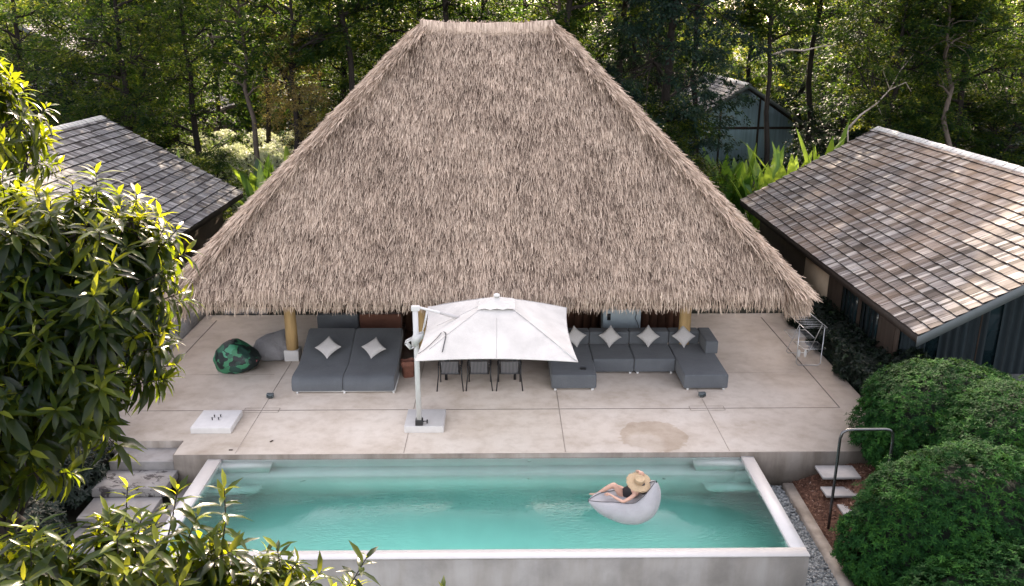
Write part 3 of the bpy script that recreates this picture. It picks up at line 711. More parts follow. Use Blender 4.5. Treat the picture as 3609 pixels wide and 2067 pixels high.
def forest_tree(seed, h=13.5, crown_z=(4, 13), rad=(2.6, 3.6), clusters=64, sprays=8, per=22, ls=.17, bark='bark', leaf='leaf_tree', layered=.35, lean=.3, trunk_r=.2, droop=.2, hang=0.0):
    """returns (trunk MB, crown MB) about the origin"""
    global RNG
    keep = RNG; RNG = np.random.default_rng(seed)
    tb, cb = MB(), MB()
    top = np.array([RNG.normal(0, lean), RNG.normal(0, lean), h * .86])
    n = 9; t = np.linspace(0, 1, n)[:, None]
    TP = top * t + np.concatenate([RNG.normal(0, .14, (n, 2)), np.zeros((n, 1))], 1) * np.sin(t * 3.1)
    tb.tube(TP, trunk_r * (1 - .8 * t[:, 0]) + .02, 9, RNG.uniform(.3, .7), cap=False)
    zc = np.sort(RNG.uniform(crown_z[0], crown_z[1], clusters)); mid = (crown_z[0] + crown_z[1]) / 2; hz = (crown_z[1] - crown_z[0]) / 2
    nl = 11; la = RNG.uniform(0, 6.28, nl) ; lz = np.linspace(crown_z[0] * .9, h * .82, nl)
    limbs = []
    for k in range(nl):
        f = np.interp(lz[k], TP[:, 2], np.arange(n)); i = int(min(f, n - 2)); p = TP[i] * (1 - (f - i)) + TP[i + 1] * (f - i)
        rr = RNG.uniform(.55, .95) * rad[0] * math.sqrt(max(.12, 1 - ((lz[k] + .8 - mid) / (hz * 1.15)) ** 2))
        e = p + np.array([math.cos(la[k]) * rr, math.sin(la[k]) * rr, RNG.uniform(.2, 1.1)])
        limbs.append(limb(tb, p, e, .07, .025, .05, 6, .18)); 
    for z in zc:
        a = RNG.uniform(0, 6.28); s_ = math.sqrt(max(.08, 1 - ((z - mid) / (hz * 1.1)) ** 2))
        r_ = s_ * (rad[0] if RNG.uniform() < .5 else rad[1]) * math.sqrt(RNG.uniform(.12, 1))
        c = np.array([math.cos(a) * r_, math.sin(a) * r_, z]) + np.array([top[0], top[1], 0]) * z / h
        lb = min(limbs, key=lambda q: np.linalg.norm(q[-2] - c)); limb(tb, lb[RNG.integers(2, 5)], c, .025, .01, .03, 4, .15, 4)
        k = sprays + RNG.integers(-2, 3); az = RNG.uniform(0, 6.28, k); ln = RNG.uniform(.5, 1.15, k)
        d = nrm(np.stack([np.cos(az), np.sin(az), RNG.normal(-hang, layered, k)], -1))
        tt = RNG.uniform(.12, 1, (k, per)); P = c + d[:, None] * (ln[:, None] * tt)[..., None]
        P[..., 2] -= droop * (ln[:, None] * tt) ** 2; P = P.reshape(-1, 3) + RNG.normal(0, .06, (k * per, 3))
        side = nrm(np.cross(d, [0, 0, 1.])); sg = np.where(RNG.uniform(0, 1, (k, per)) < .5, -1, 1)
        ld = nrm(d[:, None] * .7 + side[:, None] * sg[..., None] + RNG.normal(0, .35, (k, per, 3)) + np.array([0, 0, -.15 - hang])).reshape(-1, 3)
        ln_ = nrm(np.array([0, 0, 1.]) + RNG.normal(0, .55, (k * per, 3)))
        tone = np.clip(RNG.normal(.45, .12) + RNG.normal(0, .16, k * per), 0, 1)
        leaves(cb, P, ld, ln_, RNG.uniform(.7, 1.3, k * per) * ls, RNG.uniform(.38, .5, k * per) * ls, tone, .2, full=False)
    RNG = keep
    return tb, cb

def proto_tree(name, label, loc, rz, group, barkm, leafm, sc=1.0, **kw):
    tb, cb = forest_tree(**kw)
    r = thing(name, label, 'tree', loc, rz, group); r.scale = (sc, sc, sc)
    tb.build('trunk', M[barkm], r, smooth=True); cb.build('crown', M[leafm], r)
    return r
GF = 'forest trees behind the pavilion and houses'
TREES = {
 'A': dict(name='broadleaf_tree', seed=1, h=14.5, crown_z=(3.5, 14), rad=(2.4, 3.6), clusters=120, barkm='bark', leafm='leaf_tree'),
 'B': dict(name='broadleaf_tree', seed=2, h=12.5, crown_z=(5, 12.5), rad=(2.2, 3.2), clusters=96, barkm='bark', leafm='leaf_tree', ls=.15, lean=.6),
 'C': dict(name='rain_tree', seed=3, h=14, crown_z=(2.2, 14), rad=(2.9, 3.9), clusters=135, barkm='bark', leafm='leaf_dark', sprays=9, per=24, ls=.17, hang=.25, trunk_r=.26),
 'D': dict(name='feathery_tree', seed=4, h=9.5, crown_z=(4.2, 9.4), rad=(1.2, 1.7), clusters=44, barkm='bark', leafm='leaf_rust', sprays=9, per=30, ls=.10, layered=.5, trunk_r=.14),
 'E': dict(name='slender_tree', seed=5, h=14, crown_z=(8.0, 14), rad=(1.8, 2.8), clusters=60, barkm='bark_pale', leafm='leaf_tree', trunk_r=.17, lean=.9),
 'F': dict(name='understorey_tree', seed=6, h=6.2, crown_z=(.7, 6.2), rad=(1.7, 2.4), clusters=80, barkm='bark', leafm='leaf_tree', ls=.15, trunk_r=.10, sprays=8, per=22),
 'H': dict(name='dark_trunk_tree', seed=12, h=15, crown_z=(8.2, 15), rad=(2.6, 3.8), clusters=135, barkm='bark', leafm='leaf_tree', trunk_r=.13, lean=.35),
 'G': dict(name='dark_understorey_tree', seed=8, h=5.0, crown_z=(.4, 5.0), rad=(1.8, 2.5), clusters=80, barkm='bark', leafm='leaf_dark', ls=.15, trunk_r=.09, hang=.1),
}
# (kind, x, y, rz, scale, label)
PL = [
 ('A', -19.6, 36.0, 0.3, .92, 'tall leafy tree behind the left bungalow ridge, at the picture edge'),
 ('B', -16.2, 37.0, 1.9, 1.0, 'thin dark tree rising just behind the left bungalow peak'),
 ('A', -13.9, 39.5, 2.6, .88, 'spreading yellow green tree left of the pale lit hedge'),
 ('H', -12.4, 45.5, 4.0, 1.05, 'shaded tree standing in the pale lit hedge'),
 ('E', -10.9, 38.2, 0.6, .85, 'crooked pale trunk tree beside the lit hedge'),
 ('D', -8.6, 37.0, 0.0, .95, 'feathery rust coloured tree left of the thatch'),
 ('B', -7.6, 42.0, 3.0, 1.0, 'dark trunk tree directly behind the rust coloured one'),
 ('A', -6.0, 43.0, 5.0, 1.0, 'yellow leaved tree beside the upper left slope of the thatch'),
 ('C', -3.5, 47.0, 1.0, .95, 'dark crown just above the left end of the thatch ridge'),
 ('E', 1.15, 36.5, 2.2, .95, 'straight pale trunk rising behind the thatch ridge'),
 ('A', -0.8, 41.0, 0.9, .9, 'sunlit crown above the middle of the thatch ridge'),
 ('B', 3.3, 40.0, 5.5, 1.0, 'light green tree above the right end of the thatch ridge'),
 ('C', 6.3, 36.5, 0.4, 1.02, 'huge dark drooping tree against the right side of the thatch'),
 ('C', 7.2, 45.0, 3.3, .85, 'second dark drooping tree behind the huge one'),
 ('H', 12.75, 41.0, 0.5, 1.05, 'thick dark leaning trunk in front of the blue blind house'),
 ('F', 13.4, 67.0, 1.2, 1.1, 'yellow green tree under the bright sky gap'),
 ('A', 19.2, 43.5, 3.9, .95, 'dense tree right of the blue blind house'),
 ('B', 17.3, 38.5, 2.0, .95, 'dark forked tree behind the peak of the right villa roof'),
 ('A', 21.0, 39.5, 0.2, .98, 'broad yellow flecked tree behind the white ridge of the villa'),
 ('E', 19.5, 36.5, 4.4, .86, 'slim bare pale trunk close behind the villa ridge'),
 ('B', 24.2, 38.0, 1.4, .98, 'tree at the right picture edge behind the villa'),
 ('C', 20.8, 47.0, 5.2, .85, 'dark tree in the gap behind the yellow flecked one'),
 ('A', 27.0, 46.0, 2.7, .95, 'tall tree standing over the far right cottage roof'),
 ('A', -24.0, 41.0, 2.0, 1.0, 'sunlit tree in the top left corner'),
 ('B', -20.8, 47.5, 0.7, 1.1, 'tree between the rear bungalow and the top left corner'),
 ('C', -20.5, 54.0, 3.4, .95, 'dark tree behind the sunlit rear roof'),
 ('A', -7.8, 52.0, 4.6, 1.05, 'tree deep in the wood above the lit hedge'),
 ('F', -12.6, 36.6, 0.0, .62, 'low leafy sapling beside the back edge of the left bungalow roof'),
 ('G', -8.2, 44.5, 1.0, 1.0, 'dark low tree behind the broad leaved plants left of the thatch'),
 ('F', 7.7, 36.0, 2.0, .95, 'bright tipped low tree between the thatch and the blue blind house'),
 ('G', 8.3, 43.0, 4.0, 1.05, 'dark low tree left of the blue blinds'),
 ('F', 16.2, 37.0, 1.0, .62, 'yellow lit low tree behind the villa back corner'),
 ('G', 18.3, 44.0, 2.4, 1.15, 'dark low tree below the bleached dead branches'),
 ('F', 22.0, 43.0, 3.0, 1.05, 'low tree beside the far right cottage eave'),
 ('F', 25.6, 36.0, 5.0, .72, 'small bright bush tree above the right villa ridge'),
 ('G', -17.5, 40.0, 5.1, .80, 'dark low tree against the rear bungalow wall'),
 ('G', -5.0, 50.0, .3, 1.2, 'dark low tree far behind the left thatch slope'),
 ('F', -20.5, 52.0, .3, 1.5, 'pale green low tree beside the rear bungalow'),
]
PL += [
 ('A', -18.4, 45.5, 1.1, .95, 'tall tree between the rear bungalow and the lit hedge'), ('B', -22.8, 36.5, 2.2, 1.0, 'tree behind the darker glossy tree at the left edge'),
 ('C', -21.5, 56.0, 4.1, 1.1, 'large dark tree behind the rear bungalow ridge'), ('A', -27.5, 50.0, 5.1, 1.05, 'tree beside the distant pale roof'),
 ('H', -19.5, 57.0, .4, 1.2, 'tall shaded tree far behind the lit hedge'), ('C', -6.5, 56.5, 2.0, 1.0, 'shaded tree far behind the upper left thatch slope'),
 ('B', -4.0, 39.5, 1.0, 1.05, 'tree close behind the left end of the thatch ridge'), ('A', 1.5, 50.0, 2.0, 1.05, 'tree deep behind the thatch ridge'), ('C', 6.0, 52.0, 3.0, 1.05, 'dark tree deep behind the right end of the ridge'),
 ('A', 22.5, 53.0, 4.6, 1.1, 'tall tree behind the bleached branches'), ('C', 25.0, 56.0, 1.6, 1.1, 'dark tree left of the far right cottage'), ('A', 31.5, 53.0, 3.6, 1.1, 'tree behind the far right cottage'),
 ('F', -14.8, 62.0, 2.6, 1.5, 'low tree filling the gap behind the lit hedge'), ('G', -23.5, 47.5, .9, 1.5, 'low dark tree at the left end of the rear bungalow'),
 ('F', 20.0, 41.0, .9, 1.0, 'low tree right behind the middle of the villa ridge'), ('G', 23.8, 41.5, 4.9, 1.1, 'low dark tree behind the right half of the villa ridge'), ('F', 20.5, 50.5, 2.9, 1.3, 'low green tree right of the blue blind house wall'),
 ('G', -9.6, 47.0, 3.9, 1.1, 'dark low tree behind the right end of the lit hedge'), ('F', 28.5, 41.0, 0.3, 1.1, 'low tree at the right picture edge before the cottage'),
]
for i_, (x_, y_, s_) in enumerate(((-6.4, 37.0, 1.2), (-2.0, 37.5, 1.3), (2.6, 35.6, 1.3), (5.0, 39.5, 1.3), (-8.9, 36.3, .93), (-16.6, 51.0, 1.2), (8.8, 47.5, 1.3))):  # high crowns by the ridge added above view to shade roof, umbrella and deck
    PL.append(('H', x_, y_, i_ * 1.3, s_, ('high crowned dark trunk behind the upper left thatch hip', 'added high crowned shade tree behind the left half of the ridge', 'added high crowned shade tree behind the right end of the ridge', 'added high crowned shade tree behind the huge drooping dark tree', 'tall dark trunk right of the lit hedge beside the thatch', 'tall straight trunk deep behind the left end of the lit hedge', 'tall trunk left of the bright sky gap')[i_]))
PL += [('A', 14.6, 71.0, 4.2, 1.0, 'pale leaved tree far behind the blue blind house'), ('A', 17.6, 62.0, 1.2, 1.0, 'tree filling the gap right behind the blue blind house roof'), ('C', 19.8, 58.0, 1.2, .9, 'dark tree deep behind the bleached branches'), ('G', 17.0, 44.5, 1.9, 1.1, 'dark low tree at the right eave of the blue blind house'),
 ('F', 19.3, 38.2, 1.9, .95, 'low leafy tree touching the villa ridge near its back end'), ('F', 22.6, 39.0, 4.9, 1.0, 'low leafy tree over the middle of the villa ridge'), ('A', 10.2, 53.0, 3.1, 1.0, 'tree left behind the blue blind house roof'), ('G', -15.4, 37.0, 3.3, .78, 'dark low tree behind the middle of the bungalow rake'), ('H', 10.6, 47.0, 1.0, 1.25, 'high crowned trunk added for shade just left of the blue blind house'), ('H', 16.4, 46.0, 2.0, 1.25, 'high crowned trunk added for shade just right of the blue blind house'), ('H', 19.6, 39.5, 3.0, 1.05, 'high crowned dark trunk added for shade behind the left part of the villa ridge'), ('H', 12.6, 69.0, 3.0, 1.3, 'far high trunk behind the blue blind house')]  # high crowned ones here added to keep the villa roof in shade
protos = {}
for kd, x, y, rz, sc, lab in PL:
    gz = -.25
    if kd not in protos:
        kw = dict(TREES[kd]); nm = kw.pop('name')
        protos[kd] = proto_tree(nm, lab, (x, y, gz), rz, GF, kw.pop('barkm'), kw.pop('leafm'), sc, **kw)
    else: copy_tree(protos[kd], (x, y, gz), rz, sc, lab, GF)

def far_wood():
    """the deep wood beyond: one mass"""
    cb = MB(); n_t = 114
    for k in range(n_t):
        x = -62 + 124 * (k % 38) / 37 + RNG.normal(0, 1.2); y = (73, 82, 92)[k // 38] + RNG.normal(0, 2.5); hh = RNG.uniform(10, 13.5) + (y - 72) * .10
        if abs(x - 22) < 3.5: hh *= .72
        n = 2600; a = RNG.uniform(0, 6.28, n); z = RNG.uniform(.0, 1, n) * hh; rr = RNG.uniform(2.6, 4.2) * np.sqrt(RNG.uniform(0, 1, n)) * np.sqrt(np.clip(1.05 - (z / hh) ** 3, 0, 1))
        P = np.stack([x + np.cos(a) * rr, y + np.sin(a) * rr, z - .2], -1)
        P += .5 * np.sin(P * 2.3)
        leaves(cb, P, RNG.normal(0, 1, (n, 3)), RNG.normal(0, 1, (n, 3)) + [0, 0, .6], RNG.uniform(.35, .75, n), RNG.uniform(.2, .36, n), RNG.normal(.45 + RNG.normal(0, .12), .15, n), .2, full=False)
    o = cb.build('woodland', M['leaf_tree']); o['kind'] = 'stuff'; o['label'] = 'deep green wood beyond the garden trees'
far_wood()

# undergrowth on the forest floor
def undergrowth():
    cb = MB(); n = 26000
    x = RNG.uniform(-30, 32, n); y = RNG.uniform(33.8, 60, n); k = (x > -12.4 - 8) 
    z = -.2 + RNG.uniform(0, 1, n) ** 1.6 * (.5 + .5 * np.sin(x * .9) * np.cos(y * .7))
    P = np.stack([x, y, z], -1)
    leaves(cb, P, RNG.normal(0, 1, (n, 3)) + [0, 0, .5], RNG.normal(0, .5, (n, 3)) + [0, 0, 1], RNG.uniform(.15, .4, n), RNG.uniform(.06, .16, n), RNG.normal(.4, .2, n), .3, full=False)
    o = cb.build('undergrowth', M['leaf_shrub']); o['kind'] = 'stuff'; o['label'] = 'low green undergrowth on the forest floor'
undergrowth()

# dead bleached branches
def dead(name, label, segs, cat='branch'):
    b = MB()
    for pts, r in segs: b.tube(pts, np.linspace(r, r * .35, len(pts)), 6)
    tag(b.build(name, M['dead_wood'], smooth=True), label, cat)
dead('dead_branch', 'bleached bare branches forking out before the dark trees right of centre', [
    ([(15.3, 38, 4.4), (15.8, 38, 5.0), (16.4, 37.9, 5.5), (16.9, 37.9, 6.1), (17.6, 38, 6.4), (17.9, 38, 6.0)], .05), ([(16.9, 37.9, 6.1), (17.2, 37.8, 6.9), (17.7, 37.8, 7.6)], .03),
    ([(16.4, 37.9, 5.5), (16.7, 37.9, 5.0)], .025), ([(15.3, 38, 4.4), (15.4, 38, 3.7), (15.9, 38, 3.6), (16.5, 38, 3.9)], .035), ([(16.9, 37.9, 6.1), (16.5, 37.9, 6.9)], .02)])
dead('bare_limb', 'long pale bare limb reaching right from the thick dark trunk', [([(12.4, 40.6, 7.45), (13.1, 40.4, 7.7), (13.8, 40.4, 7.65), (14.6, 40.3, 7.85), (15.3, 40.3, 7.9)], .06)])
dead('dead_shrub', 'small pink grey dead twigs among the broad leaved plants', [([(12.2, 35.4, 1.9), (12.3, 35.4, 2.5), (12.1, 35.4, 2.9)], .03), ([(12.3, 35.4, 2.4), (12.6, 35.4, 2.9)], .02), ([(12.25, 35.4, 2.2), (12.0, 35.3, 2.6)], .02)], 'dead shrub')

# broad leaved plants
def strap_plant(label, loc, n, h, w, seed, group, spread=.55, tone0=.5):
    rg = np.random.default_rng(seed); m = MB(); st = MB()
    for k in range(n):
        a = k * 2.4 + rg.normal(0, .3); ln = h * rg.uniform(.75, 1.05); sp = spread * rg.uniform(.4, 1.3)
        d = np.array([math.cos(a), math.sin(a), 0]); T = 9; t = np.linspace(0, 1, T)
        c = np.array([d * sp * ln * (tt ** 1.8) * .8 + np.array([0, 0, ln * (tt - .28 * sp * tt ** 2.6)]) for tt in t])
        side = np.array([-d[1], d[0], 0]); wd = w * np.clip(np.sin(np.clip((t - .25) / .75, 0, 1) * math.pi) ** .6, .06, 1) * .5
        up = d * .25
        g = np.stack([c - side * wd[:, None] + up * wd[:, None], c, c + side * wd[:, None] + up * wd[:, None]], 1)
        m.grid(g, np.clip(tone0 + rg.normal(0, .2), 0, 1))
        st.tube(c[:4], .02, 5, .4)
    r = thing('broad_leaf_plant', label, 'plant', loc, 0, group); m.build('leaf_blades', M['leaf_banana'], r, smooth=True); st.build('stalk', M['leaf_banana'], r, smooth=True)
    return r
GB = 'broad leaved plants beside the thatch'
for k, (x, y, n, h, w, lab, tn) in enumerate([
    (9.5, 36.2, 11, 4.4, .42, 'dark broad leaved plant nearest the thatch on its right', .15), (10.3, 36.2, 12, 4.2, .46, 'tall dark upright broad leaved plant before the blue blinds', .3),
    (11.2, 35.4, 13, 4.6, .40, 'bright green broad leaved plant in the middle of the right clump', .75), (12.3, 35.6, 14, 5.2, .40, 'yellow green narrow leaved plant right of the trunk foot', .9),
    (10.5, 34.6, 12, 3.4, .34, 'low bright plant at the foot of the right clump', .85), (13.6, 35.8, 10, 5.4, .42, 'plant with two tall paddles just behind the villa roof edge', .6),
    (-10.7, 37.2, 12, 3.9, .46, 'large dark green broad leaved plant left of the thatch, behind', .3), (-9.4, 37.6, 12, 4.3, .42, 'lit broad leaved plant touching the left thatch slope', .8),
    (-10.0, 34.8, 14, 3.6, .38, 'low spreading plant between bungalow eave and thatch', .35), (-13.7, 35.2, 4, 4.6, .36, 'plant with bright paddles standing behind the bungalow roof', .95),
    (9.9, 33.6, 10, 1.9, .26, 'small plant squeezed between the villa corner and the thatch', .5)]):
    strap_plant(lab, (x, y, -.2), n, h, w, 40 + k, GB, .30 if 'upright' in lab or 'paddles' in lab else .5, tn)

# hedges: rosettes on box tops / sides
def rosettes(m, C, Nn, n_leaf, L, Wd, tone, openness=.8, full=True):
    k = len(C)
    az = RNG.uniform(0, 6.28, (k, 1)) + np.arange(n_leaf)[None] * 2.4; Nn = nrm(Nn)
    ref = nrm(np.cross(Nn, np.array([.3, .9, .2]))); r2 = np.cross(Nn, ref)
    d = nrm(ref[:, None] * np.cos(az)[..., None] + r2[:, None] * np.sin(az)[..., None] + Nn[:, None] * RNG.uniform(.1, openness * 1.3, (k, n_leaf, 1)))
    P = C[:, None] + Nn[:, None] * RNG.uniform(-.02, .03, (k, n_leaf, 1)) + 0 * d
    T = (tone[:, None] + RNG.normal(0, .1, (k, n_leaf))).ravel()
    leaves(m, P.reshape(-1, 3), d.reshape(-1, 3), np.repeat(Nn, n_leaf, 0) + RNG.normal(0, .15, (k * n_leaf, 3)), RNG.uniform(.7, 1.25, k * n_leaf) * L, RNG.uniform(.8, 1.1, k * n_leaf) * Wd, T, .35, full=full)
def hedge(name, label, x0, x1, y0, y1, z0, z1, leafm, L, n, cat='hedge', seed=0, lump=.12, tone0=.45, nl=8, core=(.012, .018, .010)):
    m = MB(); r = thing(name, label, cat, ((x0 + x1) / 2, (y0 + y1) / 2, z0)); c0 = np.array(r.location)
    sx, sy, sz = x1 - x0, y1 - y0, z1 - z0
    areas = np.array([sx * sy, sx * sz, sx * sz, sy * sz, sy * sz]); ch = RNG.choice(5, n, p=areas / areas.sum())
    u, v = RNG.uniform(0, 1, n), RNG.uniform(0, 1, n)
    C = np.zeros((n, 3)); Nn = np.zeros((n, 3))
    C[ch == 0] = np.stack([x0 + sx * u, y0 + sy * v, z1 + 0 * u], -1)[ch == 0]; Nn[ch == 0] = (0, 0, 1)
    C[ch == 1] = np.stack([x0 + sx * u, y0 + 0 * u, z0 + sz * v], -1)[ch == 1]; Nn[ch == 1] = (0, -1, .5)
    C[ch == 2] = np.stack([x0 + sx * u, y1 + 0 * u, z0 + sz * v], -1)[ch == 2]; Nn[ch == 2] = (0, 1, .5)
    C[ch == 3] = np.stack([x0 + 0 * u, y0 + sy * u, z0 + sz * v], -1)[ch == 3]; Nn[ch == 3] = (-1, 0, .5)
    C[ch == 4] = np.stack([x1 + 0 * u, y0 + sy * u, z0 + sz * v], -1)[ch == 4]; Nn[ch == 4] = (1, 0, .5)
    C += lump * np.sin(C * 3.1 + seed)[:, [1, 2, 0]] * nrm(Nn) + RNG.normal(0, .04, (n, 3)); Nn = Nn + RNG.normal(0, .45, (n, 3))
    rosettes(m, C - c0, Nn, nl, L, L * .36, np.clip(RNG.normal(tone0, .2, n), 0, 1), full=L > .06)
    m.build('foliage', M[leafm], r)
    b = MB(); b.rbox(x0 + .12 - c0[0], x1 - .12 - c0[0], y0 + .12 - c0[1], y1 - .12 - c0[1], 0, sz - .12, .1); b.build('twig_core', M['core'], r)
    return r
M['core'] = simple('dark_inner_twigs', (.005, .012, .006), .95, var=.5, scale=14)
hedge('clipped_hedge', 'dark green hedge between the terrace and the shingled villa', 9.05, 10.9, 17.6, 25.9, -.5, .62, 'leaf_hedge', .10, 5200, lump=.16)
hedge('sunlit_hedge', 'hedge coloured pale as if sunlit behind the left bungalow', -16.2, -10.6, 42.0, 43.9, -.2, 2.75, 'leaf_sunlit', .12, 6500, lump=.2, tone0=.75, nl=7)
hedge('sunlit_hedge', 'second hedge tier coloured sunlit pale behind the lit one', -17.3, -11.2, 47.0, 49.2, -.2, 2.8, 'leaf_sunlit', .12, 4500, lump=.2, tone0=.75, nl=7)

def bush(name, label, lobes, leafm, L, n, cat='bush', tone0=.45, nl=9, amp=.06, squash=None, full=True):
    r = thing(name, label, cat, (lobes[0][0][0], lobes[0][0][1], lobes[0][0][2] - lobes[0][1][2])); c0 = np.array(r.location)
    m = MB(); core = MB(); A = np.array([q[1][0] * q[1][1] + q[1][0] * q[1][2] for q in lobes])
    for (c, rad), f in zip(lobes, A / A.sum()):
        k = int(n * f * 1.5); c = np.array(c, float); rad = np.array(rad, float)
        D_ = nrm(RNG.normal(0, 1, (k, 3))); D_ = D_[D_[:, 2] > -.55]; k = len(D_)
        lum = 1 + amp * (np.sin(D_[:, 0] * 4.5 + c[0]) + np.sin(D_[:, 1] * 5 + 1 + c[1]) * .8 + np.sin(D_[:, 2] * 7 + D_[:, 0] * 4) * .6 + .5 * np.sin(D_[:, 0] * 15) * np.sin(D_[:, 2] * 17 + D_[:, 1] * 13))
        inner = RNG.uniform(0, 1, k) < .3
        P = c + D_ * rad * (lum * np.where(inner, RNG.uniform(.82, .95, k), RNG.uniform(.97, 1.04, k)) * np.where(RNG.uniform(0, 1, k) < .05, RNG.uniform(1.02, 1.09, k), 1))[:, None]
        ok = np.ones(k, bool)
        for (c2, r2) in lobes:
            if c2 is not c and not np.allclose(c2, c): ok &= np.linalg.norm((P - np.array(c2)) / (np.array(r2) * .88), axis=1) > 1
        P, D2, inn = P[ok], D_[ok], inner[ok]; k = len(P)
        Nn = nrm(D2 / rad) * .8 + np.array([0, 0, .7]) + RNG.normal(0, .25, (k, 3))
        lo = nrm(RNG.normal(0, 1, (1, 3)))
        tone = tone0 + .16 * (np.sin(P[:, 0] * 4.3 + P[:, 2] * 3) * np.sin(P[:, 1] * 3.7 + P[:, 2] * 4.1)) + RNG.normal(0, .12, k)
        rosettes(m, P - c0, Nn, nl, L, L * .34, np.clip(tone, 0, 1), full=full)
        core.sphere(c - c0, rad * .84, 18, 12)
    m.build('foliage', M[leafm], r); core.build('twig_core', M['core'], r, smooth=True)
    return r
fr_ = bush('round_bush', 'big rounded green bush in the lower right corner before the villa', [((8.3, 13.2, .02), (2.12, 1.45, 1.70)), ((9.55, 16.35, .62), (1.98, 1.5, 1.44)), ((10.4, 14.8, .72), (1.95, 1.7, 1.62)), ((8.3, 11.3, -.6), (2.2, 1.3, 1.5))], 'leaf_shrub', .078, 26000, tone0=.58, amp=.045, nl=8)
def petals(m, c, r_, n=5):
    for k in range(n):
        a = 2 * math.pi * k / n; d = np.array([[math.cos(a), -.4, math.sin(a)]])
        leaves(m, np.array([c]), d, np.array([[0, -1, .4]]), r_, r_ * .8, np.array([.6]), .2, full=False)
pm = MB(); c0 = np.array(fr_.location)
for c in ((8.72, 11.75, .95), (8.83, 11.7, 1.0), (8.65, 11.72, 1.03)): petals(pm, np.array(c) - c0, .05)
pm.build('blossom', M['petal'], fr_)
bush('shade_shrub', 'dark shrubs beside the pool steps under the leafy tree', [((-10.3, 16.3, -.1), (1.7, 1.5, 1.1)), ((-10.0, 14.2, -.4), (1.45, 1.3, 1.0)), ((-12.2, 17.5, .3), (1.8, 1.8, 1.4))], 'leaf_hedge', .12, 3600, 'shrub', tone0=.45)
bush('shade_shrub', 'dark low planting behind the left end of the terrace', [((-10.6, 19.6, .0), (1.1, 1.9, .9)), ((-11.2, 23.2, .2), (1.2, 2.2, .9))], 'leaf_hedge', .12, 1800, 'shrub', tone0=.4)
bush('shade_shrub', 'dark shrubs filling the bed behind the back of the pavilion terrace', [((-7.2, 28.6, -.2), (2.6, 1.0, .8)), ((7.6, 28.2, -.2), (2.6, 1.0, .9)), ((0, 31.5, .0), (5.5, 1.0, 1.0))], 'leaf_hedge', .14, 2600, 'shrub', tone0=.3, nl=7)

# ------------------------------------------------------------------ the near mango trees
def near_tree(label, base, shoots_ell, n_shoots, seed, limbs_to, trunk_r=.11, leafL=.235, per=20, extra=(), grp='glossy leaved trees in the foreground', tone0=.36):
    global RNG
    keep = RNG; RNG = np.random.default_rng(seed)
    base = np.array(base, float); r = thing('mango_tree', label, 'tree', base, 0, grp); tb, cb = MB(), MB()
    c_all = np.mean([e[0] for e in shoots_ell], 0); fork = base * .35 + c_all * .65; fork[2] = base[2] * .35 + c_all[2] * .65
    P = limb(tb, base - base, fork - base, trunk_r, trunk_r * .6, 0, 7, .12, 9)
    Ls = []
    for e in limbs_to:
        Ls.append(limb(tb, fork - base, np.array(e, float) - base, trunk_r * .5, .018, .06, 7, .25, 7, .45))
    pts = []; w = np.array([np.prod(e[1]) ** (2 / 3) for e in shoots_ell]); w /= w.sum()
    for (c, rad), f in zip(shoots_ell, w):
        k = max(3, int(n_shoots * f)); d = nrm(RNG.normal(0, 1, (k, 3)) + [0, 0, .25]); q = RNG.uniform(.45, 1.0, k) ** .6
        pts.append(np.array(c) + d * np.array(rad) * q[:, None])
    pts = np.concatenate(pts); outd = []
    cen = np.array([min(shoots_ell, key=lambda e: np.linalg.norm((p - np.array(e[0])) / np.array(e[1])))[0] for p in pts])
    for p, c in zip(pts, cen):
        d = nrm(nrm(p - c) * .9 + np.array([0, 0, .75]) + RNG.normal(0, .3, 3)); outd.append(d)
    for p, d in zip([np.array(x[0], float) for x in extra], [np.array(x[1], float) for x in extra]):
        pts = np.concatenate([pts, [p]]); outd.append(nrm(d))
    for i, (p, d) in enumerate(zip(pts, outd)):
        ex = i >= len(pts) - len(extra); ln = RNG.uniform(.22, .40) * (1.5 if ex else 1)
        # twig from the nearest limb point to the shoot base, then the shoot
        al = np.concatenate(Ls); a = al[np.argmin(np.linalg.norm(al - (p - base), axis=1))]
        limb(tb, a, p - base, .010, .006, -.02, 4, .15, 4, .6)
        sh = limb(tb, p - base, p - base + d * ln, .006, .003, 0, 4, .06, 4, .75)
        n = int((per + RNG.integers(-3, 4)) * (1.5 if ex else 1)); t = np.linspace(.05, 1, n) ** .7
        az = np.arange(n) * 2.4 + RNG.uniform(0, 6.28); u = nrm(np.cross(d, [.2, .3, 1.])); v = np.cross(d, u)
        rad_ = u[None] * np.cos(az)[:, None] + v[None] * np.sin(az)[:, None]
        up = .1 + 1.1 * t[:, None] ** 3
        ld = nrm(rad_ + d * up + np.array([0, 0, -.75]) * (1 - t[:, None] ** 2) + RNG.normal(0, .12, (n, 3)))
        ln_ = nrm(d * .8 + np.array([0, 0, .9]) - ld * .2 + RNG.normal(0, .15, (n, 3)))
        LL = leafL * RNG.uniform(.65, 1.25, n) * (1 - .5 * t ** 4)
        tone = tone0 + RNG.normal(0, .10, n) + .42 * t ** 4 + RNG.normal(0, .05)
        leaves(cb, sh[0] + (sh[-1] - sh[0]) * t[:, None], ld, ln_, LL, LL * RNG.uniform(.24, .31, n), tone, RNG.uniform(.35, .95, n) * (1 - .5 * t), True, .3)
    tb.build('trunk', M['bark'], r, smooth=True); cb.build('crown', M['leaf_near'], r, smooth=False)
    RNG = keep
    return r
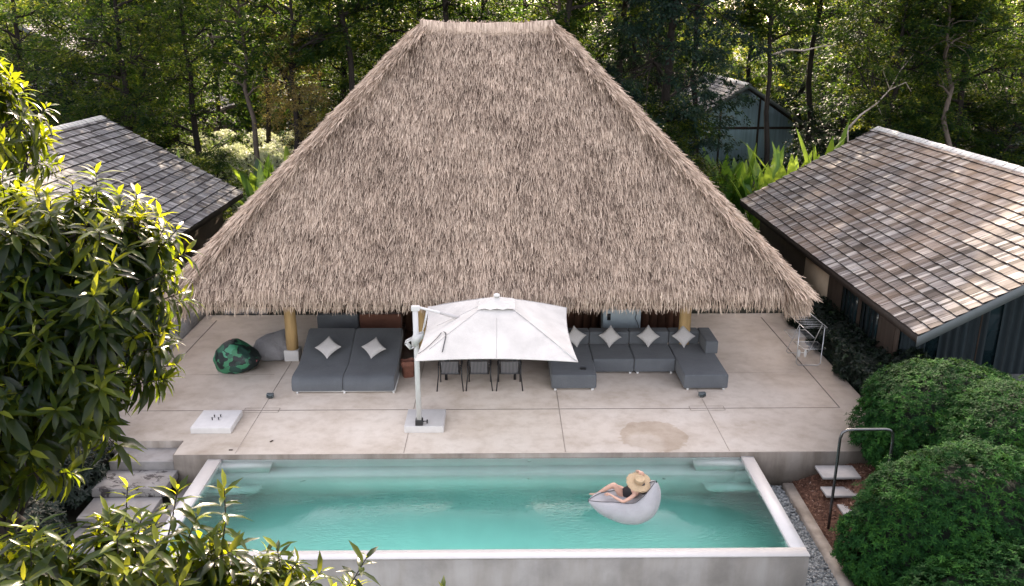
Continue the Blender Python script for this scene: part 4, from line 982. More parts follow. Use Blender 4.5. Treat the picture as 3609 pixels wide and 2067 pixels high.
near_tree('large glossy leaved tree overhanging the left of the terrace', (-7.4, 8.0, -1.6),
    [((-3.12, 6.1, 7.12), (.50, .55, .55)), ((-3.7, 6.0, 7.12), (.5, .6, .55)), ((-3.05, 5.85, 6.62), (.38, .5, .45)), ((-3.6, 5.7, 6.40), (.6, .5, .45)), ((-2.97, 6.15, 7.10), (.34, .4, .28)), ((-3.85, 5.75, 5.9), (.42, .5, .36))], 360, 5,
    [(-3.1, 6.1, 7.5), (-3.5, 6.0, 7.6), (-2.8, 6.1, 7.0), (-3.0, 5.8, 6.5), (-3.5, 5.7, 6.4), (-2.75, 6.2, 7.6)])
near_tree('darker glossy leaved tree at the left edge above the bungalow roof', (-6.3, 9.0, -1.2),
    [((-5.22, 8.75, 7.80), (.36, .5, .52)), ((-5.55, 8.7, 8.35), (.40, .5, .35))], 70, 9, [(-5.0, 8.7, 8.0), (-5.2, 8.7, 8.7), (-4.9, 8.8, 7.6)], .09, tone0=.33)
near_tree('young glossy leaved tree with bright upright shoots in the lower left corner', (-2.5, 4.1, -1.7),
    [((-1.12, 4.3, 5.20), (.42, .25, .14)), ((-2.25, 4.15, 5.76), (.50, .35, .28)), ((-1.75, 4.25, 5.48), (.45, .3, .26)), ((-2.65, 4.0, 5.8), (.35, .3, .32)), ((-1.35, 4.3, 5.32), (.40, .25, .18))], 185, 21,
    [(-2.2, 4.15, 5.8), (-1.8, 4.3, 5.6), (-1.4, 4.35, 5.4), (-2.6, 4.1, 5.9)], .06, .205, 19,
    extra=[((-1.72, 4.42, 5.78), (.12, .05, 1)), ((-1.33, 4.42, 5.62), (-.1, 0, 1)), ((-2.30, 4.27, 5.90), (.1, 0, 1)), ((-2.05, 4.34, 5.86), (.25, .1, .9)), ((-.50, 4.38, 5.34), (.3, 0, .8)), ((-1.08, 4.38, 5.46), (.4, .1, .7)), ((-.85, 4.30, 5.26), (.2, 0, .8))], tone0=.42)

# ------------------------------------------------------------------ furniture
def pillow_mesh(m, c, size, th, rot, tone=.5):
    n = 15; u = np.linspace(-1, 1, n); U, V_ = np.meshgrid(u, u, indexing='ij')
    pin = 1 - .13 * (1 - U ** 2) * np.abs(V_) ** 3; pin2 = 1 - .13 * (1 - V_ ** 2) * np.abs(U) ** 3
    X = U * pin2; Yv = V_ * pin; h = np.clip((1 - U ** 4) * (1 - V_ ** 4), 0, 1) ** .55
    for s in (1, -1):
        P = np.stack([X * size / 2, Yv * size / 2, s * (h * th / 2 + .001)], -1).reshape(-1, 3)
        P = np.array([tuple(rot @ Vector(p)) for p in P]) + np.array(c)
        m.grid(P.reshape(n, n, 3)[::s], tone)
def pillow(label, c, tilt, spin, group, size=.46, yaw=0):
    rot = (Matrix.Rotation(yaw, 3, 'Z') @ Matrix.Rotation(tilt, 3, 'X') @ Matrix.Rotation(spin, 3, 'Z'))
    m = MB(); pillow_mesh(m, (0, 0, 0), size, .15, rot); o = m.build('throw_pillow', M['cushion'], None, smooth=True, loc=c); tag(o, label, 'pillow', group)
# double daybed
db = thing('daybed', 'wide double charcoal daybed with raised backs behind the left column', 'daybed', (-4.05, 19.75, 0))
def dbm(x0, x1):
    prof = [(.0, .07), (-.02, .2), (.0, .30), (.04, .37), (.12, .42), (.22, .435), (.7, .43), (.95, .44), (2.28, .93), (2.34, .90), (2.36, .70), (1.05, .17), (.9, .07)]
    n = 7; m = MB(); xs = [x0, x0 + .03, x0 + .05, x1 - .05, x1 - .03, x1]; sc = [.93, .985, 1, 1, .985, .93]
    cy, cz = 1.1, .35; P = np.array([[(x, cy + (y - cy) * (1 - (1 - s) * .3), cz + (z - cz) * s) for (y, z) in prof + [prof[0]]] for x, s in zip(xs, sc)])
    m.grid(P); k = len(prof); m.add(P[0][:-1], [tuple(range(k))]); m.add(P[-1][:-1], [tuple(range(k))[::-1]])
    return m
for x0, x1 in ((-1.29, -.008), (.008, 1.29)):
    o = dbm(x0, x1).build('mattress', M['charcoal'], db, smooth=True, auto=50)
    bv = o.modifiers.new('b', 'BEVEL'); bv.width = .02; bv.segments = 2; bv.limit_method = 'ANGLE'
b = MB(); b.box(-1.16, 1.3, .02, .05, .045, .07); b.box(1.28, 1.31, .05, 2.2, .045, .08); b.box(-1.25, -1.22, .05, 2.2, .045, .07); b.build('frame', M['white_metal'], db)
for x in (-1.16, 0.03, 1.27):
    for y in (.03, 1.9): MB().box(x - .025, x + .025, y - .02, y + .03, 0, .044).build('leg', M['white_metal'], db)
pillow('pale pillow standing on its corner on the left half of the daybed', (-4.62, 20.98, .78), R(38), R(47), 'pillows on the daybed', .5)
pillow('pale pillow standing on its corner on the right half of the daybed', (-3.42, 20.98, .76), R(38), R(38), 'pillows on the daybed', .48)
# bench behind
be = thing('storage_bench', 'shadowed bench with one grey and one red brown back cushion behind the daybed', 'bench', (-4.15, 23.0, 0))
MB().rbox(-1.2, 1.25, -.1, .8, 0, .42, .02).build('seat', M['dark_wood'], be)
MB().rbox(-1.2, -.02, .1, .3, .425, .95, .04).build('back_cushion', M['charcoal'], be, smooth=True, auto=40)
MB().rbox(.02, 1.22, .1, .3, .425, .95, .04).build('back_cushion', M['red_cushion'], be, smooth=True, auto=40)
# sectional sofa
so = thing('sectional_sofa', 'long charcoal sectional sofa with a chaise at each end under the thatch', 'sofa', (3.45, 21.0, 0))
def sbox(nm, x0, x1, y0, y1, z0, z1, r_=.05): return MB().rbox(x0 - 3.45, x1 - 3.45, y0 - 21, y1 - 21, z0, z1, r_, seg=4).build(nm, M['charcoal'], so, smooth=True, auto=35)
sbox('chaise', 1.22, 2.37, 19.88, 22.1, .05, .43); sbox('seat', 2.38, 3.475, 20.93, 22.1, .05, .43); sbox('seat', 3.485, 4.575, 20.93, 22.1, .05, .43); sbox('chaise', 4.59, 5.72, 19.85, 22.1, .05, .43)
for x0, x1 in ((1.22, 2.37), (2.38, 3.475), (3.485, 4.575), (4.59, 5.42)): sbox('backrest', x0, x1, 22.0, 22.36, .434, .80)
sbox('armrest', 5.43, 5.77, 21.25, 22.36, .434, .80)
for x in (1.32, 2.27, 4.70, 5.62): MB().box(x - 3.45 - .03, x - 3.45 + .03, -1.12, -1.07, 0, .049).build('leg', M['white_metal'], so)
for x in (3.38, 3.58, 4.48): MB().box(x - 3.45 - .03, x - 3.45 + .03, -.06, -.01, 0, .049).build('leg', M['white_metal'], so)
for x, lab, sp in ((1.98, 'half hidden pillow peeking past the umbrella on the sofa', 52), (2.93, 'pillow on its corner below the blue grey panel', 41), (3.98, 'pillow on its corner in the middle of the sofa', 45), (4.95, 'pillow on its corner beside the sofa armrest', 43)):
    pillow(lab, (x, 21.84, .73), R(58 + sp % 7), R(sp), 'pillows on the sectional sofa', .44 + .01 * (sp % 4), R((sp % 5 - 2) * 3))
o = MB().rbox(-.07, .07, -.05, .05, 0, .03, .008).build('phone', M['black_metal'], None, loc=(2.05, 20.25, .432)); tag(o, 'small black object lying on the left chaise of the sofa', 'phone')
# wall panel
pn = thing('equipment_panel', 'pale blue grey panel with a black slot hanging behind the sofa', 'panel', (3.45, 23.3, 0))
MB().rbox(-.55, .55, 0, .5, .28, 1.0, .02).build('body', M['panel'], pn); MB().box(-.43, -.33, -.012, -.002, .68, .88).build('socket', M['black_metal'], pn)
MB().tube([(.40, -.015, 1.02), (.41, -.02, .85), (.38, -.02, .75), (.45, -.02, .62), (.49, -.02, .5), (.50, -.015, .4)], .009, 6).build('cable', M['black_metal'], pn, smooth=True)
b = MB()
for x in (-.5, .5): b.box(x - .03, x + .03, .1, .4, 0, .279)
b.build('stand', M['black_metal'], pn)
# bean bags
def bag(name, label, c, s, m_, seed, fn, cat='bean bag'):
    mb = MB(); mb.sphere((0, 0, 0), s, 40, 26, fn=fn); o = mb.build(name, m_, None, smooth=True, loc=c); tag(o, label, cat, 'bean bags on the terrace'); return o
def bag1(P):
    x, y, z = P[..., 0], P[..., 1], P[..., 2]
    zz = np.where(z < -.55, -.55 + (z + .55) * .12, z); zz = zz * (1 - .42 * np.clip(x, 0, 1) ** .8) + .10 * np.exp(-((x + .1) ** 2) * 6) * (z > 0)
    k = 1 + .05 * np.sin(x * 9 + z * 6) * np.sin(y * 7 + z * 3)
    return np.stack([np.sign(x) * np.abs(x) ** .85 * k, np.sign(y) * np.abs(y) ** .85 * k, zz + .56], -1)
bag('bean_bag', 'dark green bean bag printed with tropical leaves and pink flowers', (-7.18, 21.42, 0), (.60, .48, .50), M['tropical'], 1, bag1)
def bag2(P):
    x, y, z = P[..., 0], P[..., 1], P[..., 2]
    zz = np.where(z < -.5, -.5 + (z + .5) * .1, z); pk = np.exp(-(((x - .62) ** 2 + (y - .3) ** 2) * 3.2)) * np.clip(z + .2, 0, 1) * .50
    k = 1 + .06 * np.sin(x * 8 + z * 7 + 1) * np.sin(y * 8 - z * 5)
    return np.stack([np.sign(x) * np.abs(x) ** .85 * k, np.sign(y) * np.abs(y) ** .9 * k, zz * .95 + pk + .5], -1)
bag('bean_bag', 'slumped plain grey bean bag against the left column', (-6.42, 22.35, 0), (.58, .5, .42), M['bag_grey'], 2, bag2)
# terracotta bin
bn = thing('waste_bin', 'red brown woven bin beside the daybed behind the umbrella pole', 'bin', (-2.52, 20.85, 0), R(14))
m = MB(); prof = [(.135, 0), (.15, .02), (.17, .42), (.178, .44), (.165, .44), (.15, .4), (.13, .05)]
a = np.linspace(0, 2 * math.pi, 24, endpoint=False); sq = lambda t, e: math.copysign(abs(t) ** e, t)
g = np.array([[(r_ * sq(math.cos(k), .6), r_ * .85 * sq(math.sin(k), .6), z + (.03 * math.sin(2 * k) if z > .3 else 0)) for r_, z in prof] for k in a]); m.grid(g, .5, closed_u=True); m.prism([(.13 * sq(math.cos(k), .6), .11 * sq(math.sin(k), .6)) for k in a], .0, .02)
m.build('basket', M['terracotta'], bn, smooth=True, auto=40)
m = MB(); g = np.array([[(r_ * sq(math.cos(k), .6), r_ * .85 * sq(math.sin(k), .6), z + .02 * math.sin(3 * k)) for r_, z in ((.182, .45), (.192, .40), (.19, .33))] for k in a]); m.grid(g, .5, closed_u=True); m.build('liner', M['terracotta'], bn, smooth=True)
# dining set
tbn = thing('dining_table', 'low dark dining table half hidden beneath the white umbrella', 'table', (-.6, 20.95, 0))
MB().rbox(-1.0, 1.0, -.42, .45, .70, .74, .01).build('tabletop', M['dark_wood'], tbn)
for x in (-.9, .9):
    for y in (-.34, .38): MB().box(x - .035, x + .035, y - .035, y + .035, 0, .70).build('leg', M['black_metal'], tbn)
def weave():
    m, nt, n, l, p = mat('striped_weave'); co = objco(n, l)
    w = n.new('ShaderNodeTexWave'); w.inputs['Scale'].default_value = 9; w.inputs['Distortion'].default_value = .3; l.new(co, w.inputs['Vector'])
    r = ramp(n, [(.25, (.035, .036, .04)), (.6, (.17, .17, .18))]); l.new(w.outputs[0], r.inputs[0]); l.new(r.outputs[0], p.inputs['Base Color']); p.inputs['Roughness'].default_value = .8
    return m
M['weave'] = weave()
ch = thing('dining_chair', 'left dining chair with striped woven back, seen from behind', 'chair', (-1.355, 20.15, 0), 0, 'dining chairs at the table')
# the sitter faces +Y; rear legs towards the camera
m = MB(); g = np.array([[(x, -.16 - .02 * math.cos(x * 4) - .20 * ((z - .44) / .42) - (.03 * math.sin(k * 22) if 0 else 0), z) for k, z in enumerate(np.linspace(.47, .84, 9))] for x in np.linspace(-.215, .215, 11)])
m.grid(g); m.grid(g[:, ::-1] + np.array([0, .012, 0])); m.build('backrest', M['weave'], ch, smooth=True)
m = MB(); m.rbox(-.23, .23, -.18, .26, .42, .455, .012); m.build('seat', M['weave'], ch)
m = MB(); m.tube([(-.25, -.37, .86), (-.1, -.375, .87), (.1, -.375, .87), (.25, -.37, .86)], .014, 8)
for s in (-1, 1):
    m.tube([(s * .235, -.37, .865), (s * .24, -.16, .45)], .014, 8); m.tube([(s * .24, -.18, .43), (s * .24, .25, .43)], .013, 8)
m.tube([(-.24, -.18, .43), (.24, -.18, .43)], .012, 8); m.tube([(-.24, .25, .43), (.24, .25, .43)], .012, 8); m.build('frame', M['black_metal'], ch, smooth=True)
for s in (-1, 1):
    MB().tube([(s * .245, -.33, .75), (s * .29, -.2, .665), (s * .30, .0, .66), (s * .29, .2, .655), (s * .27, .25, .62)], .018, 8).build('armrest', M['black_metal'], ch, smooth=True)
    MB().tube([(s * .29, -.2, .66), (s * .29, -.22, .42), (s * .335, -.29, .0)], .016, 8).build('leg', M['black_metal'], ch, smooth=True)
    MB().tube([(s * .275, .25, .63), (s * .27, .26, .42), (s * .28, .30, .0)], .016, 8).build('leg', M['black_metal'], ch, smooth=True)
copy_tree(ch, (-.615, 20.16, 0), 0, 1, 'middle dining chair with striped woven back, seen from behind')
copy_tree(ch, (.155, 20.15, 0), 0, 1, 'right dining chair with striped woven back, nearest the sofa')
# cantilever umbrella
um = thing('cantilever_umbrella', 'square white cantilever umbrella on a heavy slab over the dining table', 'umbrella', (-1.93, 17.7, 0))
slab = MB().rbox(-.34, .56, -.12, .78, 0, .17, .012, seg=2).build('base_slab', M['white_conc'], um)
MB().box(-.055, .055, -.075, .045, .30, 2.97).build('pole', M['white_metal'], um)
m = MB(); m.rbox(-.085, .085, -.105, .075, .17, .30, .012); m.tube([(.085, -.01, .24), (.16, -.02, .25), (.18, -.03, .25)], .012, 8); m.tube([(.18, -.03, .20), (.185, -.03, .29)], .018, 8); m.build('clamp', M['black_metal'], um)
m = MB(); m.rbox(-.085, .10, -.085, .06, 2.93, 3.03, .015); m.tube([(.08, 0, 2.99), (.5, -.05, 2.90), (.86, -.08, 2.80)], .03, 10); m.build('arm', M['white_metal'], um, smooth=True, auto=40)
m = MB(); m.tube([(.55, -.06, 2.89), (.75, -.075, 2.84), (1.0, -.09, 2.77)], [.036, .046, .034], 10); m.build('sleeve', M['cushion'], um, smooth=True)
m = MB()
pts = [(-.10, 2.28), (-.10, 2.12), (-.02, 2.10), (.17, 2.31), (.17, 2.41), (-.06, 2.37)]
for ya, yb in ((-.10, -.078), (.048, .07)):
    m.prism(pts, ya, yb, axis='y')
    m.prism([(-.10, 2.285), (-.25, 2.20), (-.25, 2.165), (-.10, 2.245)][::-1], ya, yb, axis='y'); m.prism([(-.25, 2.163), (-.14, 2.03), (-.10, 2.05), (-.215, 2.19)], ya, yb, axis='y'); m.prism([(-.14, 2.028), (-.02, 2.098), (-.05, 2.118), (-.13, 2.055)], ya, yb, axis='y')
m.tube([(-.235, -.10, 2.18), (-.235, .07, 2.18)], .015, 8); m.build('crank_bracket', M['white_metal'], um)
m = MB(); m.tube([(.08, 0, 2.2), (.15, .05, 2.45), (.22, .1, 2.75)], .014, 8); m.tube([(.17, .07, 2.5), (.26, .12, 2.92)], .024, 8); m.build('strut', M['white_metal'], um, smooth=True)
def canopy():
    cx, cy, zc, ze, hs = 1.79, .02, 3.20, 2.40, 1.66
    n = 25; u = np.linspace(-1, 1, n); U, V_ = np.meshgrid(u, u, indexing='ij'); mx = np.maximum(abs(U), abs(V_)); mn = np.minimum(abs(U), abs(V_))
    # scalloped edges pulled in between the corner ribs, panels sag between ribs
    q = np.where(mx > 0, mn / np.maximum(mx, 1e-6), 1); pull = 1 - .055 * (1 - q ** 2) * mx ** 2
    Z = zc - (zc - ze) * mx ** 1.12 - .05 * (1 - q) * np.sin(mx * math.pi) + .025 * (1 - q ** 2) * mx ** 3
    X = cx + U * hs * pull; Y = cy + V_ * (hs - .03) * pull
    tilt = -.03; Z = Z + tilt * U * .6 + .03 * V_
    P = np.stack([X, Y, Z], -1); m = MB(); m.grid(P); m.grid(P[::-1] - np.array([0, 0, .006]))
    # hem
    per = np.concatenate([P[:, 0], P[-1, 1:], P[::-1, -1][1:], P[0, ::-1][1:]]); m.tube(per, .010, 6, cap=False)
    c = m.build('canopy', M['canopy'], um, smooth=True, auto=25)
    # vent flap on top
    m = MB(); k = 13; u2 = np.linspace(-1, 1, k); U2, V2 = np.meshgrid(u2, u2, indexing='ij'); mx = np.maximum(abs(U2), abs(V2))
    sc = .012 * np.abs(np.sin((U2 + V2) * 6)) * (mx > .95); Z2 = zc + .03 - (.18) * mx ** 1.1 + np.where(mx > .95, .03 * np.abs(np.sin((U2 if True else 0) * 4.7 + V2 * 4.7)), 0)
    m.grid(np.stack([cx + U2 * .40, cy + V2 * .38, Z2], -1)); m.build('vent_flap', M['canopy'], c, smooth=True)
    m = MB(); m.sphere((cx, cy, zc + .06), (.075, .075, .045), 18, 10); m.build('finial', M['white_metal'], c, smooth=True)
    # ribs below
    m = MB()
    for sx in (-1, 1):
        for sy in (-1, 1): m.tube([(cx, cy, zc - .07), (cx + sx * hs * .5, cy + sy * hs * .5, (zc + ze) / 2 - .03), (cx + sx * hs * .98, cy + sy * hs * .96, ze - .02)], .012, 6)
    m.build('ribs', M['white_metal'], um, smooth=True)
    m = MB()
    for k in ([P[i, i] for i in range(2, n)], [P[-1 - i, i] for i in range(n - 2)], [P[i, n // 2] for i in range(2, n)][:n // 2 - 4], [P[n // 2, i] for i in range(n)][:n // 2 - 3]):
        m.tube(np.array(k) + np.array([0, 0, .002]), .006, 5)
    m.build('seam', M['seam'], c, smooth=True)
    for pts in ([(.62, -.75, 2.86), (.54, -.95, 2.83), (.42, -1.15, 2.70), (.30, -1.30, 2.56), (.18, -1.36, 2.52)], [(.66, -.74, 2.86), (.72, -.9, 2.82), (.73, -1.1, 2.74), (.70, -1.3, 2.64), (.68, -1.45, 2.57)]):
        m = MB(); p = np.array(pts); p[:, 2] = 0
        # lay the strap on the cloth
        for i in range(len(p)):
            U = (p[i, 0] - cx) / hs; V__ = (p[i, 1] - cy) / hs; p[i, 2] = zc - (zc - ze) * max(abs(U), abs(V__)) ** 1.12 + .022 + tilt * U * .6 + .03 * V__
        w = np.array([.014, 0, 0]); m.grid(np.stack([p - w, p + w + np.array([0, 0, .004])], 1)); m.build('strap', M['piping'], c, smooth=True)
canopy()
# spare base slab with four bolts
sb = thing('spare_umbrella_base', 'pale concrete slab with four upright bolts near the pool steps', 'slab', (-6.68, 18.05, 0))
MB().rbox(-.46, .46, -.46, .47, 0, .15, .012, seg=2).build('slab', M['white_conc'], sb)
for x, y in ((-.08, -.06), (.07, -.06), (-.07, .08), (.07, .09)): MB().tube([(x, y, .15), (x, y, .20)], .012, 8).tube([(x, y, .20), (x, y, .215)], .02, 6).build('bolt', M['black_metal'], sb)
# floor spotlights
sl = thing('floor_spotlight', 'small grey floor spotlight in front of the daybed', 'spotlight', (-5.82, 19.5, 0), 0, 'floor spotlights on the terrace')
m = MB(); m.rbox(-.085, .085, -.05, .05, .03, .13, .01); m.build('housing', M['fascia'], sl); MB().box(-.05, .05, -.03, .03, 0, .029).build('foot', M['black_metal'], sl); MB().box(-.07, .07, -.056, -.052, .045, .115).build('lens', M['dark_glass'], sl)
copy_tree(sl, (4.97, 19.45, 0), R(8), 1, 'small grey floor spotlight in front of the right chaise')
for k, (x, y) in enumerate(((-5.99, 16.8), (-5.2, 17.2))):
    o = MB().rbox(-.04, .04, -.018, .018, 0, .018, .005).build('fallen_leaf', M['dark_wood'], None, loc=(x, y, .001)); o.rotation_euler[2] = k
    tag(o, ('dark dead leaf at the terrace edge above the pool corner', 'tiny dark leaf on the pale slab beside the spare base')[k], 'leaf')
# drying rack
dr = thing('drying_rack', 'tiered white wire drying rack at the right terrace edge', 'drying rack', (8.3, 21.9, 0))
W_ = lambda *p: [(x - 8.3, y - 21.9, z) for x, y, z in p]
m = MB(); m.tube(W_((7.98, 21.45, 1.12), (7.99, 21.45, .08), (8.05, 21.45, .02), (8.58, 21.43, .02), (8.65, 21.43, .08), (8.66, 21.45, 1.12)), .013, 8)
m.build('front_frame', M['chrome'], dr, smooth=True)
m = MB(); m.tube(W_((8.02, 21.6, 1.12), (8.0, 22.32, .1), (8.06, 22.34, .02), (8.58, 22.34, .02), (8.66, 22.32, .1), (8.64, 21.6, 1.12)), .011, 8); m.build('rear_frame', M['chrome'], dr, smooth=True)
def tray(nm, a, b_, c, d, k):
    a, b_, c, d = [np.array(p, float) - (8.3, 21.9, 0) for p in (a, b_, c, d)]; m = MB(); m.tube([a, b_, c, d, a], .010, 7)
    for i in range(1, k): t = i / k; m.tube([a * (1 - t) + d * t, b_ * (1 - t) + c * t], .0055, 5)
    m.build(nm, M['chrome'], dr, smooth=True)
tray('top_tray', (7.98, 22.75, 1.15), (8.60, 22.75, 1.15), (8.68, 21.3, 1.15), (8.04, 21.3, 1.15), 11)
tray('side_tray', (7.80, 22.1, .8), (8.40, 22.1, .8), (8.42, 21.47, .8), (7.80, 21.47, .8), 6)
tray('lower_tray', (8.10, 22.1, .45), (8.75, 22.1, .45), (8.8, 21.55, .45), (8.2, 21.52, .45), 6)
for k, x in enumerate((8.2, 8.38)):
    m = MB(); m.sphere((0, 0, .10), (.042, .02, .12), 14, 10); o = m.build('hanging_slipper', M['white_metal'], None, smooth=True, loc=(x, 21.88, .09)); tag(o, ('left', 'right')[k] + ' white slipper hanging low on the drying rack', 'slipper', 'slippers on the drying rack')

# ------------------------------------------------------------------ pool float and bather
def float_bag():
    nu, nv = 44, 36; P = np.zeros((nv, nu, 3))
    sp = np.array([(1.63, 14.38, .17), (1.85, 14.42, .10), (2.15, 14.42, .06), (2.42, 14.36, .07), (2.66, 14.26, .20), (2.80, 14.20, .44), (2.87, 14.14, .72)])
    hw = np.array([.03, .27, .40, .45, .46, .36, .03]); th = np.array([.02, .16, .25, .29, .28, .20, .02]); tt_ = th
    t = np.linspace(0, 1, nu); ts = np.linspace(0, 1, 7)
    def cr(A, x):
        x = np.clip(x, 0, 1) * (len(A) - 1); i = np.clip(x.astype(int), 0, len(A) - 2); f = x - i
        g = lambda k: A[np.clip(k, 0, len(A) - 1)]
        a, b_, c, d = g(i - 1), g(i), g(i + 1), g(i + 2); f = f[:, None] if A.ndim > 1 else f
        return .5 * (2 * b_ + (c - a) * f + (2 * a - 5 * b_ + 4 * c - d) * f ** 2 + (3 * b_ - a - 3 * c + d) * f ** 3)
    Tt = np.maximum(cr(tt_, t), .006); C, Hw, Th = cr(sp, t), np.maximum(cr(hw, t), .012), np.maximum(cr(th, t), .01)
    T = nrm(np.gradient(C, axis=0)); side = nrm(np.tile(np.array([.12, .99, .05]), (nu, 1)) - T * (T @ np.array([.12, .99, .05]))[:, None]); nor = np.cross(side, -T)
    nor = np.where(nor[:, 2:] < 0, -nor, nor) if False else np.cross(T, side)
    for j in range(nv):
        a = 2 * math.pi * j / nv; ca, sa = math.cos(a), math.sin(a)
        e = .75; X = math.copysign(abs(ca) ** e, ca); Z_ = math.copysign(abs(sa) ** .95, sa)
        zz = Th * (sa if sa < .82 else .82 - .28 * (1 - (ca / .57) ** 2)); X = ca; wr = 1 + .012 * np.sin(t * 40 + j)
        P[j] = C + side * (X * Hw * wr)[:, None] + nor * zz[:, None]
    fl = thing('pool_float', 'light grey bean bag float carrying the bather', 'pool float', (2.3, 14.25, -.12)); off = np.array(fl.location)
    m = MB(); m.grid(P - off, .5, closed_u=True); m.build('cover', M['float'], fl, smooth=True)
    for j in (6, 12):
        MB().tube(P[j] + nor * .006 - off, .006, 6).build('piping', M['piping'], fl, smooth=True)
float_bag()

def skinned(name, nodes, edges, parent, material, sub=2, root=0):
    """nodes: (pos, radius[, radius2])"""
    me = bpy.data.meshes.new(name); me.from_pydata([n[0] for n in nodes], edges, []); o = bpy.data.objects.new(name, me); COL.objects.link(o); o.parent = parent
    sk = o.modifiers.new('skin', 'SKIN'); sk.use_smooth_shade = True; sl_ = me.skin_vertices[0].data
    for i, nd in enumerate(nodes): sl_[i].radius = (nd[1], nd[2] if len(nd) > 2 else nd[1]); sl_[i].use_root = i == root
    s = o.modifiers.new('sub', 'SUBSURF'); s.levels = sub; s.render_levels = sub; me.materials.append(material); return o
def bather():
    pr_ = thing('person', 'woman in black swimsuit and straw hat reclining on the grey float', 'person', (2.35, 14.5, 0.0)); off = Vector(pr_.location)
    N = [((2.37, 14.60, .17), .105, .115), ((2.41, 14.50, .26), .085, .11), ((2.47, 14.38, .37), .09, .125), ((2.54, 14.30, .455), .07, .12), ((2.575, 14.285, .50), .042), ((2.58, 14.285, .545), .045),
         ((2.585, 14.28, .60), .078, .072), ((2.58, 14.29, .66), .07, .066),
         # near leg 8-12
         ((2.32, 14.53, .17), .090), ((2.23, 14.53, .31), .075), ((2.13, 14.52, .45), .052), ((1.98, 14.585, .31), .046), ((1.825, 14.65, .155), .027), ((1.78, 14.71, .11), .026), ((1.69, 14.80, .065), .016),
         # far leg 15-
         ((2.38, 14.70, .12), .088), ((2.33, 14.86, .14), .068), ((2.24, 14.98, .12), .052), ((2.08, 14.98, .05), .044), ((1.93, 15.0, -.03), .028), ((1.80, 15.03, -.08), .020),
         # near arm 21-
         ((2.50, 14.19, .425), .046), ((2.39, 14.16, .35), .038), ((2.262, 14.15, .285), .032), ((2.15, 14.24, .305), .028), ((2.055, 14.33, .325), .019), ((2.015, 14.365, .325), .026, .014),
         # far arm 27-
         ((2.66, 14.42, .43), .044), ((2.63, 14.54, .54), .037), ((2.578, 14.65, .655), .031), ((2.585, 14.58, .70), .026), ((2.60, 14.50, .745), .018), ((2.625, 14.455, .752), .025, .014)]
    E_ = [(0, 1), (1, 2), (2, 3), (3, 4), (4, 5), (5, 6), (6, 7), (0, 8), (8, 9), (9, 10), (10, 11), (11, 12), (12, 13), (13, 14), (0, 15), (15, 16), (16, 17), (17, 18), (18, 19), (19, 20),
          (3, 21), (21, 22), (22, 23), (23, 24), (24, 25), (25, 26), (3, 27), (27, 28), (28, 29), (29, 30), (30, 31), (31, 32)]
    # fingers: four unequal bent ones and a thumb on each hand
    def fingers(w, d, s, up, lens, curl):
        w, d, s, up = Vector(w), Vector(d).normalized(), Vector(s).normalized(), Vector(up).normalized()
        for k, ln in enumerate(lens):
            b0 = len(N); p = w + s * (.021 * (k - 1.5)) + d * .018
            N.append((tuple(p), .0085)); q = p + d * ln * .5 + up * .006; N.append((tuple(q), .0078)); q2 = q + d * ln * .32 - up * curl * .5; N.append((tuple(q2), .0070)); q3 = q2 + d * ln * .15 - up * curl; N.append((tuple(q3), .006))
            E_.extend([(wi, b0), (b0, b0 + 1), (b0 + 1, b0 + 2), (b0 + 2, b0 + 3)])
        b0 = len(N); p = w - s * .035 - d * .01; N.append((tuple(p), .010)); N.append((tuple(p - s * .018 + d * .03 - up * .01), .009)); N.append((tuple(p - s * .012 + d * .055 - up * .02), .007)); E_.extend([(wi, b0), (b0, b0 + 1), (b0 + 1, b0 + 2)])
    wi = 26; fingers((2.015, 14.365, .325), (-.75, .5, -.12), (.5, .75, 0), (0, 0, 1), (.062, .07, .066, .052), .02)
    wi = 32; fingers((2.625, 14.455, .752), (.5, -.8, -.25), (.8, .5, 0), (0, 0, 1), (.062, .07, .066, .052), .028)
    N2 = [(tuple(Vector(n[0]) - off),) + tuple(n[1:]) for n in N]
    body = skinned('body', N2, E_, pr_, M['skin'], 2)
    # swimsuit: slightly larger shell round the torso
    T = [((2.335, 14.60, .175), .124, .130), ((2.40, 14.50, .275), .108, .128), ((2.47, 14.38, .385), .110, .142), ((2.53, 14.30, .455), .088, .135)]
    skinned('swimsuit', [(tuple(Vector(n[0]) - off), n[1], n[2]) for n in T], [(0, 1), (1, 2), (2, 3)], pr_, M['suit'], 2)
    # hair falling behind under the brim
    Hh = [((2.60, 14.27, .65), .082, .08), ((2.62, 14.24, .56), .085, .09), ((2.66, 14.20, .47), .07, .10), ((2.72, 14.17, .41), .035, .07)]
    skinned('hair', [(tuple(Vector(n[0]) - off), n[1], n[2]) for n in Hh], [(0, 1), (1, 2), (2, 3)], pr_, M['hair'], 2)
    # face: nose, eyes and mouth towards the raised knee
    f = MB(); hc = np.array((2.58, 14.285, .615)) - np.array(off); fd = nrm(np.array([-.75, .62, .1])); sd_ = nrm(np.cross(fd, [0, 0, 1.]))
    f.sphere(hc + fd * .075, (.014, .014, .02), 10, 8); f.build('nose', M['skin'], pr_, smooth=True)
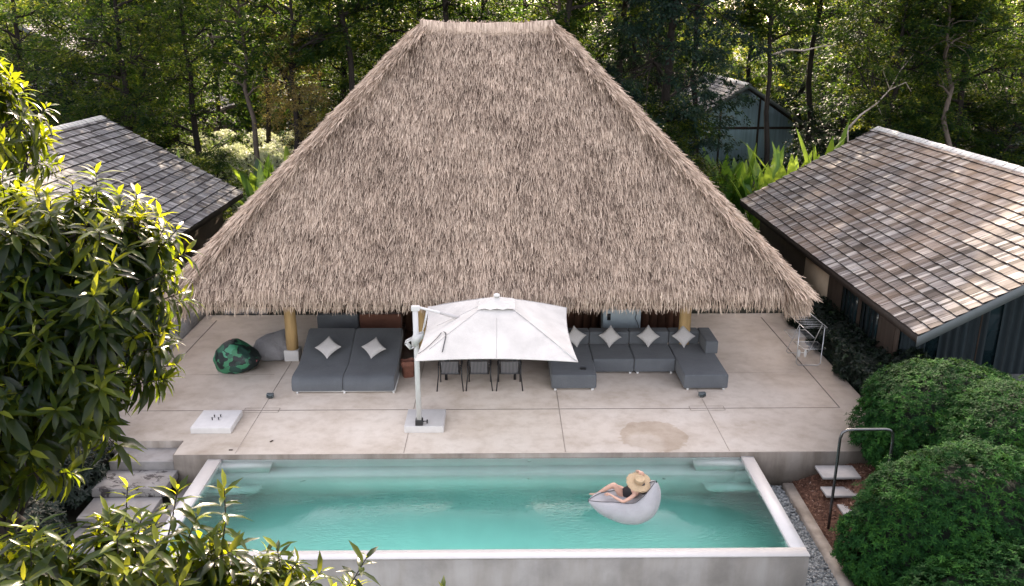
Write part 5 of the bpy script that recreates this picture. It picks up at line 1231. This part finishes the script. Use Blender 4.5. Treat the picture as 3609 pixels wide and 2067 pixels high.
    for s in (-1, 1):
        f = MB(); f.sphere(hc + fd * .066 + sd_ * s * .028 + np.array([0, 0, .022]), (.010, .010, .006), 10, 8); f.build('eye', M['hair'], pr_, smooth=True)
        f = MB(); f.sphere(hc + sd_ * s * .076, (.010, .014, .026), 10, 8); f.build('ear', M['skin'], pr_, smooth=True)
    f = MB(); f.sphere(hc + fd * .068 - np.array([0, 0, .035]), (.015, .015, .006), 10, 8); f.build('mouth', M['red_cushion'], pr_, smooth=True)
    return pr_
bather()
def hat():
    ax = Vector((.06, -.36, .93)).normalized(); q = ax.to_track_quat('Z', 'Y'); c = Vector((2.57, 14.265, .655))
    h = thing('straw_hat', 'wide brimmed straw hat with frayed edge held by the bather', 'hat', c); h.rotation_euler = q.to_euler()
    m = MB(); n = 72; rs = [.098, .12, .16, .20, .235]
    g = np.array([[(r_ * (1 + (.03 * math.sin(k * 5.1) * (i == 4))) * math.cos(2 * math.pi * k / n), r_ * (1 + (.03 * math.sin(k * 5.1) * (i == 4))) * math.sin(2 * math.pi * k / n), -.02 * (r_ / .24) ** 2 + .010 * math.sin(3 * 2 * math.pi * k / n) * (r_ / .24) ** 2) for i, r_ in enumerate(rs)] for k in range(n)])
    m.grid(g, np.tile(np.array([.4, .5, .6, .55, .5]), n), closed_u=True); m.grid(g[::-1] - np.array([0, 0, .005]), .4, closed_u=True)
    K = 420; a = RNG.uniform(0, 6.28, K); d = np.stack([np.cos(a), np.sin(a), RNG.normal(-.1, .15, K)], -1); P = np.stack([np.cos(a), np.sin(a), -.085 + 0 * a], -1) * .232; P[:, 2] = -.02
    leaves(m, P, d + RNG.normal(0, .3, (K, 3)), np.tile([0, 0, 1.], (K, 1)), .022, .005, RNG.uniform(.3, .9, K), .1, full=False); m.build('brim', M['straw'], h, smooth=True)
    m = MB(); prof = [(.100, 0), (.096, .03), (.090, .075), (.086, .093), (.080, .096), (.070, .088), (.03, .083), (.001, .082)]
    g = np.array([[(r_ * math.cos(2 * math.pi * k / 40), r_ * math.sin(2 * math.pi * k / 40), z) for r_, z in prof] for k in range(40)]); m.grid(g, np.tile(np.array([.2, .3, .6, .9, .9, .5, .6, .7]), 40), closed_u=True); m.build('hat_crown', M['straw'], h, smooth=True)
hat()
